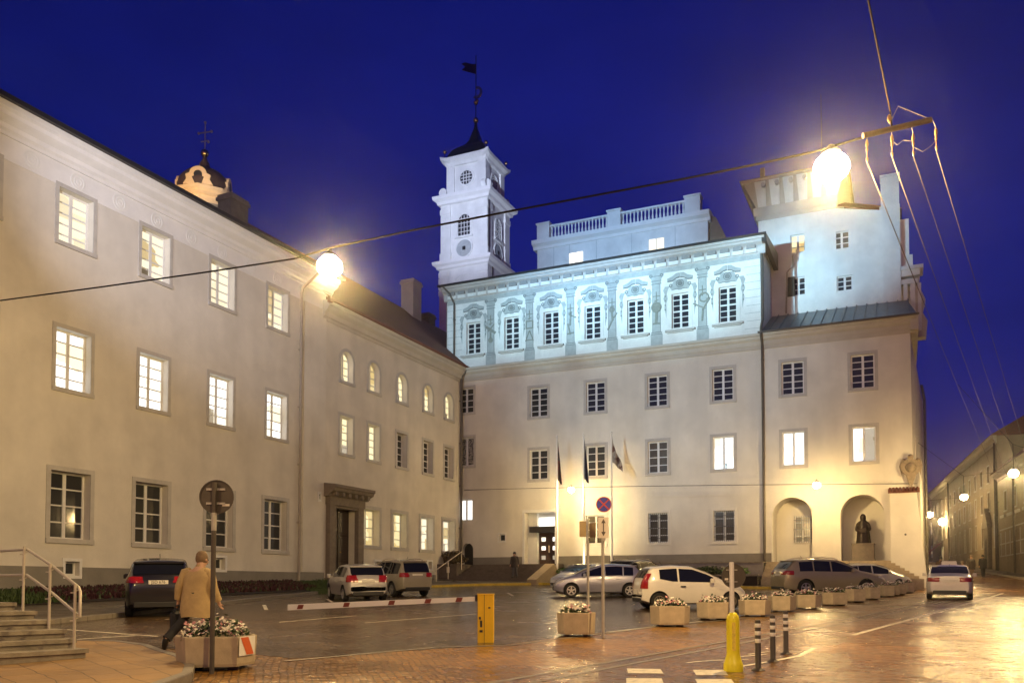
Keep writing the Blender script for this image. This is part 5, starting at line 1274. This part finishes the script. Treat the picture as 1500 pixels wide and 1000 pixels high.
b = MB(); q0, q1 = Vector((.36,-.49)), Vector((.58,0)); dv = (q1-q0); n_ = Vector((dv.y,-dv.x)).normalized()
def onface(t, z, e): p = q0*.985+(q1-q0)*.985*t+n_*(e+(.0)); return (p.x, p.y, z)
b.add([onface(.03,.20,.012),onface(.86,.20,.012),onface(.86,.475,.022),onface(.03,.475,.022)],[(0,1,2,3)]); wb = b.build('warning_board', WHITEP, pb)
b = MB(); b.add([onface(.42,.21,.017),onface(.80,.21,.017),onface(.48,.465,.026),onface(.08,.465,.026)],[(0,1,2,3)]); b.build('red_stripe', mat('warning_orange', (.62,.12,.03), .5), wb)
PL = [(845,1.25,18.2,.82,.50,-4),(985,3.73,20.95,.98,.50,-3),(1048,5.33,23.35,.92,.48,6),(1110,6.88,24.85,.92,.48,-14),(1150,8.4,27.2,.86,.50,-20),(1187,9.74,28.8,.92,.48,-22),(1226,11.46,31.0,.96,.48,12),(1255,13.21,33.6,.82,.52,10),(1279,14.87,36.1,.72,.52,8),(1302,16.76,38.9,.74,.52,-6),(1318,18.34,41.3,.66,.52,10),(1331,20.04,44.1,.62,.52,8)]
LB = ['planter standing alone beside the two sign posts','planter in front of the rear wheel of the small white hatchback','planter in front of the door of the small white hatchback','planter just right of the yellow post','planter under the rear corner of the large grey car','planter in front of the rear wheel of the large grey car','planter in front of the doors of the large grey car','planter in front of the front wheel of the large grey car','planter below the small silver car','planter at the foot of the niche steps, fourth from the far end','planter at the foot of the niche steps, second from the far end','last planter of the row beside the corner buttress']
for i, (px, x, y, w, h, a) in enumerate(PL): planter(LB[i], (x, y, GZ(y)), R(a), w, .78, h, 40+i, 420 if i < 7 else 220, big=1.15, fh=.17)
planter('planter at the foot of the niche steps, third from the far end', (17.5,40.0,GZ(40.0)), R(2), .66, .7, .5, 77, 200, big=1.2, fh=.17)

def pole(b, x, y, z0, z1, r=.03, n=10): b.tube([(x,y,z0),(x,y,z1)],r,n)
# round sign seen from behind, left
o = thing('traffic_sign', 'round sign seen from behind on a dark pole before the big planter', 'traffic sign', (-4.26,12.0,GZ(12)), R(4), 'traffic signs')
b = MB(); pole(b,0,0,-.02,2.68,.034); b.build('pole', SIGNB, o); b = MB(); b.tube([(0,0,2.0),(0,0,2.25)],.036,10); b.build('collar', GALV, o)
b = MB(); b.disc((.02,2.48),.236,.045,.06,36); d = b.build('disc', SIGNB, o); b = MB(); b.ringdisc((.02,2.48),.226,.238,.03,.065,36); b.build('rim', SIGNB, d)
b = MB(); b.box(-.12,.14,.03,.05,2.37,2.40); b.box(-.12,.14,.03,.05,2.57,2.60); b.build('clamp', GALV, o); b = MB(); b.box(.10,.20,.04,.0445,2.35,2.38); b.build('sticker', SIGNW, d)
# no stopping sign
o = thing('traffic_sign', 'blue and red no stopping sign above an arrow plate on a steel pole', 'traffic sign', (1.78,17.8,GZ(17.8)), 0, 'traffic signs')
b = MB(); pole(b,0,0,-.02,2.35,.032); pole(b,.045,0,.0,2.3,.0) if False else None; b.build('pole', GALV, o)
b = MB(); b.disc((.02,2.76),.165,-.05,-.035,36); d = b.build('disc', REDP, o)
b = MB(); b.disc((.02,2.76),.143,-.054,-.051,32); b.build('blue_field', BLUEP, d)
b = MB()
for a in (R(45),R(-45)):
    c, s = math.cos(a), math.sin(a); L_, w_ = .142, .013
    b.prism([(.02-c*L_-s*w_,2.76-s*L_+c*w_),(.02+c*L_-s*w_,2.76+s*L_+c*w_),(.02+c*L_+s*w_,2.76+s*L_-c*w_),(.02-c*L_+s*w_,2.76-s*L_-c*w_)],-.0585 - (.001 if a > 0 else 0),-.0542)
b.build('red_cross', REDP, d); b = MB(); b.ringdisc((.02,2.76),.160,.168,-.055,-.034,36); b.build('pale_rim', SIGNW, d)
b = MB(); b.bbox(-.10,.12,-.05,-.035,2.06,2.49,.006); pl_ = b.build('arrow_plate', SIGNW, o)
b = MB(); b.box(.0,.022,-.054,-.0505,2.15,2.41); b.prism([(.011,2.46),(-.035,2.37),(.057,2.37)],-.055,-.0505); b.prism([(.011,2.10),(-.035,2.19),(.057,2.19)],-.055,-.0505); b.build('arrow', STONE_D, pl_)
b = MB(); b.box(-.02,.05,-.05,.02,2.0,2.06); b.box(-.03,.07,-.034,.03,2.7,2.73); b.build('clamp', GALV, o)
o = thing('traffic_sign', 'pair of square sign panels seen from behind on a short pole', 'traffic sign', (1.62,19.6,GZ(19.6)), 0, 'traffic signs')
b = MB(); pole(b,0,0,-.02,2.05,.03); pole(b,0,0,2.05,2.55,.02); b.build('pole', GALV, o)
b = MB(); b.at(-.02,0,0,R(35)); b.box(-.20,0,.02,.032,2.14,2.50); b.at(.02,.0,0,R(-50)); b.box(0,.20,.02,.032,2.12,2.46); b.at(); b.build('panel', SIGNT, o)
# yellow post with a round sign
o = thing('traffic_sign', 'bulbous yellow post carrying a white pole and a round sign seen from behind', 'traffic sign', (3.09,12.3,GZ(12.3)), 0, 'traffic signs')
b = MB(); b.lathe([(.138,-.02),(.138,.10),(.125,.13),(.10,.22),(.093,.26),(.092,.72),(.088,.76),(.075,.80),(.045,.835),(.032,.84)],18); b.build('post_sleeve', YELL, o, 45)
b = MB(); b.box(-.035,.012,-.098,-.088,.30,.70); b.build('reflector_strip', mat('worn_reflector', (.80,.62,.10), .4, var=.3, scale=20), o)
b = MB(); pole(b,-.01,0,.80,1.56,.034); b.build('pole', WHITEP, o)
b = MB(); b.disc((.03,1.36),.172,.045,.056,32); d = b.build('disc', SIGNB, o); b = MB(); b.ringdisc((.03,1.36),.165,.174,.035,.06,32); b.build('rim', SIGNB, d); b = MB(); b.box(-.10,-.05,.036,.0445,1.30,1.33); b.build('sticker', SIGNW, d)
b = MB(); b.box(-.08,.08,.03,.05,1.27,1.285); b.box(-.08,.08,.03,.05,1.44,1.455); b.build('clamp', GALV, o)
# bollards
for i, (x, y, lb) in enumerate([(3.46,12.35,'nearest of three black and white striped bollards by the yellow post'),(4.0,13.45,'middle one of the three black and white striped bollards'),(4.55,14.55,'farthest of the three black and white striped bollards')]):
    o = thing('bollard', lb, 'bollard', (x, y, GZ(y)), 0, 'striped flexible bollards')
    b = MB(); b.lathe([(.10,-.02),(.10,.012),(.06,.03),(.043,.05),(.041,.70),(.034,.725),(.001,.73)],14); b.build('post', mat('bollard_black', (.05,.04,.035), .6), o, 40)
    for z in (.40,.51,.62): b = MB(); b.lathe([(.0415,z),(.043,z+.002),(.043,z+.056),(.0415,z+.058)],14); b.build('white_band', WHITEP, o, 40)
# barrier
o = thing('parking_barrier', 'yellow barrier post with a long white boom across the car park entrance', 'barrier', (-.62,16.75,GZ(16.75)), R(0))
b = MB(); b.bbox(-.15,.165,-.12,.20,-.02,.93,.012); b.box(-.16,.175,-.13,.21,.93,.945); b.build('post', YELP, o)
b = MB(); b.box(-.022,-.014,-.124,-.119,.0,.93); b.build('door_seam', BLACKP, o)
b = MB(); b.box(-.12,-.085,-.13,-.12,.45,.50); b.box(-.10,-.06,-.13,-.12,.30,.43); b.box(-.11,-.05,-.13,-.12,.20,.245); b.box(.06,.10,-.124,-.12,.66,.69); b.build('lock_plates', INK, o)
b = MB(); b.box(-.20,-.15,-.06,.06,.80,.92); b.build('boom_bracket', DARKM, o)
bm_ = MB(); bm_.rings([[(-.17,-.02,.80),(-.17,.03,.80),(-.17,.03,.89),(-.17,-.02,.89)],[(-4.05,.70,.60),(-4.05,.75,.60),(-4.05,.75,.72),(-4.05,.70,.72)]]); bo = bm_.build('boom', WHITEP, o)
for t in (.09,.25,.44,.68,.93):
    x = -.17-3.88*t; y = -.02+.72*t; z = .845-.185*t; dx = .075
    b = MB(); b.add([(x-dx,y-.004-.72*(-dx)/3.88*0-.004+.72*dx/3.88,z-.045),(x+dx*.6,y-.004-.72*dx*.6/3.88-.003,z-.04),(x+dx,y-.004-.72*dx/3.88-.003,z+.045),(x-dx*.6,y-.007+.72*dx*.6/3.88,z+.042)],[(0,1,2,3)])
    b.build('boom_stripe', mat('boom_red', (.20,.04,.02), .5, var=.3, scale=20), bo)
# steps and railing in the left foreground
gx, gy = -6.50, 12.95
o = thing('stone_steps', 'worn stone steps climbing to the left edge in the foreground', 'steps', (gx, gy, GZ(gy)), 0)
import itertools
f = Vector((-.62,-.785,0)); u = Vector((-.785,.62,0)); zz0 = .12
offs = [0,.40,.72,1.16,1.80,2.6]; hs = [.135,.27,.405,.54,.67,.80]
b = MB()
for k in range(6):
    a = u*offs[k]; top = zz0+hs[k]
    far = u*6.0
    P = [a, a+f*6, far+f*6, far]
    lo = top-.06; tp = top
    b.slab([(p.x,p.y) for p in P], -.1 if k == 0 else zz0+hs[k-1]-.02, lo)
    Q = [a-u*.035-f*.03, a-u*.035+f*6, far+f*6, far-f*.03]
    b.slab([(p.x,p.y) for p in Q], lo, tp)
b.build('treads', STONE_S, o)
o = thing('stair_railing', 'brushed steel railing with two handrails beside the foreground steps', 'railing', (gx, gy, GZ(gy)))
rp = []
for t, zb, zt in ((.12,.255,1.18),(.98,.52,1.50),(1.95,.79,1.80)):
    p = u*t+f*.12; rp.append((p,zb,zt)); b = MB(); b.tube([(p.x,p.y,zb-.03),(p.x,p.y,zt+.05)],.021,10); b.build('post', STEEL, o)
for top_, dz in ((True,0),(False,-.42)):
    pts = []
    for p, zb, zt in rp: q = p-f*.05; pts.append((q.x,q.y,zt+dz))
    q = rp[2][0]+u*1.6-f*.05; pts.append((q.x,q.y,rp[2][2]+dz+.0))
    q0_ = rp[0][0]-u*.06-f*.05
    if top_: pts = [(q0_.x,q0_.y,rp[0][2]-.45),(q0_.x,q0_.y,rp[0][2]-.06)]+pts
    b = MB(); b.tube(pts,.022,10); b.build('handrail', STEEL, o, 60)
for p, zb, zt in rp:
    for dz in (-.04,-.46): b = MB(); q = p-f*.05; b.tube([(p.x,p.y,zt+dz-.02),(q.x,q.y,zt+dz)],.010,6); b.box(p.x-.06,p.x-.0,p.y-.02,p.y+.02,zt+dz-.05,zt+dz-.035); b.build('bracket', STEEL, o)
# flagpoles
FLG = [(mat('flag_dark', (.03,.03,.03), .8, col2=(.16,.03,.02), scale=1.5, cut=(.45,.55)), 'flagpole with a limp dark red flag, left of the three'), (mat('flag_navy', (.012,.014,.05), .8), 'flagpole with a limp navy flag, middle of the three'), (mat('flag_brown', (.10,.04,.03), .8, col2=(.35,.30,.25), scale=2.0, cut=(.45,.55)), 'flagpole with a brown and white flag catching the wind, right of the three')]
for i, x in enumerate((8.48,10.36,12.27)):
    X_, Y_ = Cw(x,-2.5); o = thing('flagpole', FLG[i][1], 'flagpole', (X_, Y_, 2.05), 0, 'flagpoles by the entrance')
    b = MB(); b.tube([(0,0,0),(0,0,4.5),(0,0,9.35)],[.085,.075,.05],10); b.ball((0,0,9.42),.08,8,5); b.build('pole', WHITEP, o, 50)
    b = MB(); n = 12; k = 7; vs = []
    for r_ in range(n+1):
        t = r_/n
        for c in range(k+1):
            q = c/k; spread = (.05+.24*t) if i < 2 else (.10+.62*math.sin(min(1,t*1.15)*1.6))*.9
            dr = .5 if i < 2 else .9
            vs.append((.07+q*spread, .12*math.sin(q*9+t*3)*(.4+t), 9.2-t*(2.7 if i < 2 else 1.7)-q*dr*(1-t*.3)))
    b.add(vs,[(r_*(k+1)+c,r_*(k+1)+c+1,(r_+1)*(k+1)+c+1,(r_+1)*(k+1)+c) for r_ in range(n) for c in range(k)])
    b.build('flag', FLG[i][0], o, 80)

# ================================================================== WIRES AND LAMPS
SOD = (1.0,.665,.26); LK = 0.44
def cable(name, label, pts, r, m=CABLE, n=6):
    b = MB(); b.tube(pts, r, n); return tag(b.build(name, m), label, 'cable')
cable('cable', 'thick black cable crossing the square with both big lamps on it', [(-18.9,29.7,11.5),(-17.69,28.93,11.29),(-12.92,26.33,10.85),(-8.94,24.16,10.5),(-5.97,22.55,10.27),(-4.88,21.95,10.32),(-2.65,20.74,10.27),(-.12,19.37,10.16),(2.1,18.16,10.04),(3.43,17.44,9.97),(4.67,16.78,9.93),(5.7,16.22,9.91),(6.51,15.78,9.97),(7.3,15.37,10.02)], .023)
x0, x1 = Cw(.2,-.1), Cw(30.2,-.1); pts = []
for i in range(9):
    t = i/8; x, y = Cw(.2+30*t, -3*math.sin(math.pi*min(1,t*1.0))); pts.append((x,y,8.55-1.0*t-.25*math.sin(math.pi*t)))
cable('cable', 'thin wire strung along the front of the main building with two lamps', pts, .018)
def lamp(label, c, rb, power, wire_z, m=SODIUM, size=165, grp='hanging street lamps', drop=None, blend=.5):
    o = thing('street_lamp', label, 'street lamp', c, 0, grp)
    b = MB(); b.ball((0,0,-.02),rb,20,10,0,.82); b.build('bowl', m, o, 60)  # bowl made large so its shape takes in the lamp's glare
    b = MB(); b.lathe([(rb*.55,rb*.74),(rb*.58,rb*.80),(rb*.42,rb*.98),(rb*.22,rb*1.1),(rb*.18,rb*1.25)],18); b.tube([(0,0,rb*1.1),(0,0,max(rb*1.2,wire_z-c[2]))],.015,6); b.build('housing', DARKM, o, 40)
    L_ = bpy.data.lights.new('lamp_light', 'POINT'); L_.energy = power*LK; L_.color = SOD; L_.shadow_soft_size = .12
    lo = link('lamp_light', L_, o, (0,0,-rb*.8-.02)); return o
lamp('big blazing sodium lamp hanging from the cable, near the observatory tower', (6.0,16.05,9.54), .33, 21000, 9.93)
lamp('blazing sodium lamp hanging from the cable in front of the left wing corner', (-4.89,22.0,9.87), .33, 15000, 10.3)
xa, ya = Cw(9.65,-2.9); lamp('small lamp on the thin wire left of the middle flagpole', (xa,ya,7.85), .22, 3500, 8.15, SODIU2)
xb, yb = Cw(24.88,-3.0); lamp('small lamp on the thin wire above the left arch', (xb,yb,7.40), .22, 3600, 7.75, SODIU2)
lamp('nearest lamp hanging over the right street', (26.2,45,7.5), .24, 9000, 9.0, SODIUM)
lamp('middle lamp hanging over the right street', (32.45,62,8.0), .26, 4200, 9.5, SODIU2)
lamp('farthest lamp hanging over the right street', (43.47,90,9.05), .34, 4200, 10.5, SODIU2)
lamp('lamp hanging over the street above the viewer', (3.5,1.5,9.0), .33, 16000, 10, SODIU2)
lamp('lamp hanging over the forecourt left of the viewer', (-8.5,6.5,9.0), .3, 7000, 10, SODIU2)
cable('cable', 'span wire holding the nearest lamp over the right street', [(36.5,57.0,10.0),(26.2,45,9.02),(19,36.6,10.2)], .012)
cable('cable', 'span wire holding the middle lamp over the right street', [(41.8,71,11.2),(32.45,62,9.52),(26.5,56.3,11)], .012)
cable('cable', 'span wire holding the farthest lamp over the right street', [(50.6,95.5,11.5),(43.47,90,10.55),(36.2,84,11)], .015)
o = thing('wall_lamp', 'round globe lamp on the wall above the awning of the far house', 'wall lamp', (57.5,115.5,10.2))
b = MB(); b.ball((0,0,0),.5,14,8); b.build('globe', SODIU2, o, 60); b = MB(); b.tube([(.5,.2,.3),(2.5,-.2,.6)],.06,6); b.build('bracket', DARKM, o)
L_ = bpy.data.lights.new('lamp_light','POINT'); L_.energy = 700; L_.color = SOD; L_.shadow_soft_size = .7; link('lamp_light', L_, o, (-1.2,-.8,0))
# crossarm
o = thing('wire_crossarm', 'brown crossarm with porcelain insulators hanging at the top right', 'crossarm', (6.8,15.0,9.7))
b = MB(); b.tube([(-.62,.0,-.12),(.60,0,.17)],.055,8); b.build('arm', mat('arm_rust', (.09,.05,.02), .6, var=.3, scale=10), o)
ins = [(-.55,-.53),(-.10,-.44),(.28,-.42),(.69,-.32)]
for x, z in ins: b = MB(); b.lathe([(.008,z+.34),(.02,z+.32),(.032,z+.25),(.016,z+.2),(.026,z+.15),(.010,z+.11),(.008,z+.02),(.024,z),(.02,z-.05),(.008,z-.07)],8,(x,0,0)); b.build('insulator', PORC, o, 50)
b = MB(); b.lathe([(.02,.12),(.045,.18),(.03,.25),(.01,.27)],8,(-.14,0,0)); b.build('insulator', PORC, o, 50)
b = MB()
for x, z in ins: b.tube([(x,0,z+.34),(x*.93-.02,0,x*.24+.03)],.008,5)
b.tube([(-.10,0,-.2),(.0,.02,-.28),(.1,0,-.2),(.28,0,-.22)],.007,5); b.tube([(.28,0,-.32),(.45,.02,-.4),(.6,0,-.3),(.69,0,-.2)],.007,5); b.tube([(.02,0,.42),(.55,0,.2)],.008,5); b.tube([(.02,0,.42),(-.14,0,.1)],.008,5)
b.build('tie_wires', WIRE, o)
cable('cable', 'twisted suspension cable running up from the crossarm out of the top edge', [(6.70,15.0,9.72),(6.66,14.97,10.03),(5.05,12,9.98),(-.32,2,9.82),(-4.6,-6,9.7)], .017, mat('cable_tan', (.035,.022,.012), .9, var=.6, scale=30, spec=.05))
for i, (x, z) in enumerate(ins):
    e = [(45.4,81,14.3),(44.8,79.5,11.6),(44.0,77,11.6),(43.2,75,11.6)][i]; xl = (-1.0,5.0,10.8,15.5)[i]; e = (QX-.342*xl-.15, QY-.94*xl, (12.4,11.5,10.9,10.4)[i])
    s0 = Vector((6.8+x,15.0,9.7+z-.08)); e = Vector(e); pts = [tuple(s0.lerp(e,t)-Vector((0,0,.35*t*(1-t)))) for t in [k/10 for k in range(11)]]
    cable('cable', ['first','second','third','fourth'][i]+' wire from the left running from the crossarm down to the right houses', pts, .011, WIRE, 5)

# floodlights on a mast off to the left
o = thing('floodlight_mast', 'tall floodlight mast outside the left edge aimed at the painted storey', 'floodlight', (-15.5,17.6,GZ(17.6)))
b = MB(); b.tube([(0,0,0),(0,0,13.4)],[.14,.08],10); b.tube([(-1.3,-.4,13.2),(1.3,.4,13.2)],.05,6); b.build('mast', GALV, o)
def flood(i, tgt, cone, power, col, blend=1.0, src=None, soft=.1):
    p0 = Vector(src) if src else Vector((-15.5,17.6,GZ(17.6))) + Vector((-1.2+.34*i,-.37+.1*i,13.45))
    d = (Vector(tgt)-p0).normalized()
    b = MB(); b.box(-.14,.14,-.02,.22,-.10,.10); h = b.build('flood_head', DARKM, o); h.location = p0-o.location-Vector(d)*.25; h.rotation_euler = (math.asin(d.z),0,math.atan2(-d.x,d.y))
    L_ = bpy.data.lights.new('flood_light','SPOT'); L_.energy = power; L_.color = col; L_.spot_size = R(cone); L_.spot_blend = blend; L_.shadow_soft_size = soft
    lo = link('flood_light', L_, o, tuple(p0-o.location)); lo.rotation_euler = d.to_track_quat('-Z','Y').to_euler()
CY, BL, LV = (.45,.83,1.0), (.42,.76,1.0), (.62,.74,1.0)
KF = 84000
for i, (x, z, cone, k) in enumerate([(1.5,20.8,12,.75),(6.5,20.8,12,.85),(11.5,20.8,12,.95),(16.0,20.8,12,1.05),(20.0,21.0,12,1.05)]):
    X_, Y_ = Cw(x,0); flood(i, (X_,Y_,z), cone, KF*k, CY)
X_, Y_ = Cw(25.5,5); flood(5, (X_,Y_,25.0), 14, KF*1.45, BL)
X_, Y_ = Cw(10,6); flood(6, (X_,Y_,27.5), 20, KF*1.1, (.30,.62,1.0))
flood(7, (-4,82,38), 15, KF*2.7, LV)
X_, Y_ = Cw(15,0); flood(10, (X_,Y_,15.5), 36, KF*.36, (.62,.86,1.0))  # broad spot added to stand for the floods' spill below the cornice
flood(8, (-26.5,75,36.5), 14, KF*.25, (1,.95,.9), src=(*ABw(-15.5,8.5),24.3))
flood(9, (-28.2,75,37), 12, KF*.55, (1.0,.74,.42), src=(-33,47,24))
flood(11, (-13.5,42,19), 52, KF*.14, (.80,.84,1.0))  # made-up head, added to put cool light on the left wing's upper wall
# uplight by the flagpoles
o2 = thing('ground_spotlight', 'small ground spotlight shining up the flagpoles and wall', 'spotlight', (*Cw(10.9,-3.2),2.14))
b = MB(); b.lathe([(.09,0),(.10,.12),(.12,.2),(.11,.22)],12); b.build('housing', DARKM, o2); b = MB(); b.disc((0,0),.1,0,.01,14); 
L_ = bpy.data.lights.new('spot_light','SPOT'); L_.energy = 700; L_.color = (1,.8,.42); L_.spot_size = R(150); L_.spot_blend = 1; L_.shadow_soft_size = .08
lo = link('spot_light', L_, o2, (0,0,.3)); lo.rotation_euler = (R(160),0,0)

# ================================================================== HAZE
if HAZE:
    b = MB(); b.box(-95,195,-35,245,-2.2,58)  # thin volume added to give the lamps their halos
    hm = bpy.data.materials.new('lamp_halo_mist'); hm.use_nodes = True; n_ = hm.node_tree; n_.nodes.remove(n_.nodes['Principled BSDF'])
    pv_ = n_.nodes.new('ShaderNodeVolumePrincipled'); pv_.inputs['Density'].default_value = HAZE; pv_.inputs['Color'].default_value = (.9,.9,.92,1); pv_.inputs['Anisotropy'].default_value = .955
    n_.links.new(pv_.outputs[0], n_.nodes['Material Output'].inputs['Volume'])
    tag(b.build('haze', hm), kind='stuff')
# ================================================================== SKY, CAMERA
w = bpy.data.worlds.new('World'); sc.world = w; w.use_nodes = True
nt = w.node_tree; bg = nt.nodes['Background']
sk = nt.nodes.new('ShaderNodeTexSky'); sk.sky_type = 'NISHITA'; sk.sun_disc = False; sk.sun_elevation = R(1.0); sk.sun_rotation = R(200); sk.altitude = 100; sk.air_density = 1.2; sk.dust_density = .5; sk.ozone_density = 6
tcw = nt.nodes.new('ShaderNodeTexCoord'); nzw = nt.nodes.new('ShaderNodeTexNoise'); nzw.inputs['Scale'].default_value = 2.2; nzw.inputs['Detail'].default_value = 6; nzw.inputs['Roughness'].default_value = .6
mpw = nt.nodes.new('ShaderNodeMapping'); mpw.inputs['Scale'].default_value = (1,1,2.6); nt.links.new(tcw.outputs['Generated'], mpw.inputs['Vector']); nt.links.new(mpw.outputs[0], nzw.inputs['Vector'])
mrw = nt.nodes.new('ShaderNodeMapRange'); mrw.inputs['From Min'].default_value = .3; mrw.inputs['From Max'].default_value = .7; mrw.inputs['To Min'].default_value = .066; mrw.inputs['To Max'].default_value = .112
nt.links.new(nzw.outputs['Fac'], mrw.inputs['Value']); nt.links.new(mrw.outputs[0], bg.inputs['Strength'])
mx = nt.nodes.new('ShaderNodeMix'); mx.data_type = 'RGBA'; mx.blend_type = 'MULTIPLY'; mx.inputs['Factor'].default_value = 1; mx.inputs['B'].default_value = (2.6,.62,2.4,1)
nt.links.new(sk.outputs[0], mx.inputs['A']); nt.links.new(mx.outputs['Result'], bg.inputs['Color']); bg.inputs['Strength'].default_value = .10
cd = bpy.data.cameras.new('camera'); cam = bpy.data.objects.new('camera', cd); COL.objects.link(cam)
cam.location = (0,0,1.55); cam.rotation_euler = (R(90+2.2695),0,0)
cd.sensor_width = 36; cd.lens = 1254.28/1500*36; cd.shift_x = -.0051; cd.shift_y = (807.84-500)/1500; cd.clip_end = 3000; cd.clip_start = .1
sc.camera = cam
sc.view_settings.view_transform = 'Standard'; sc.view_settings.look = 'None'; sc.view_settings.exposure = 0; sc.view_settings.gamma = 1
sc.render.engine = 'CYCLES'
sc.cycles.use_denoising = True
try: sc.cycles.denoiser = 'OPENIMAGEDENOISE'
except Exception: pass
sc.cycles.max_bounces = 6; sc.cycles.sample_clamp_indirect = 4; sc.cycles.use_light_tree = True
sc.cycles.caustics_reflective = False; sc.cycles.caustics_refractive = False
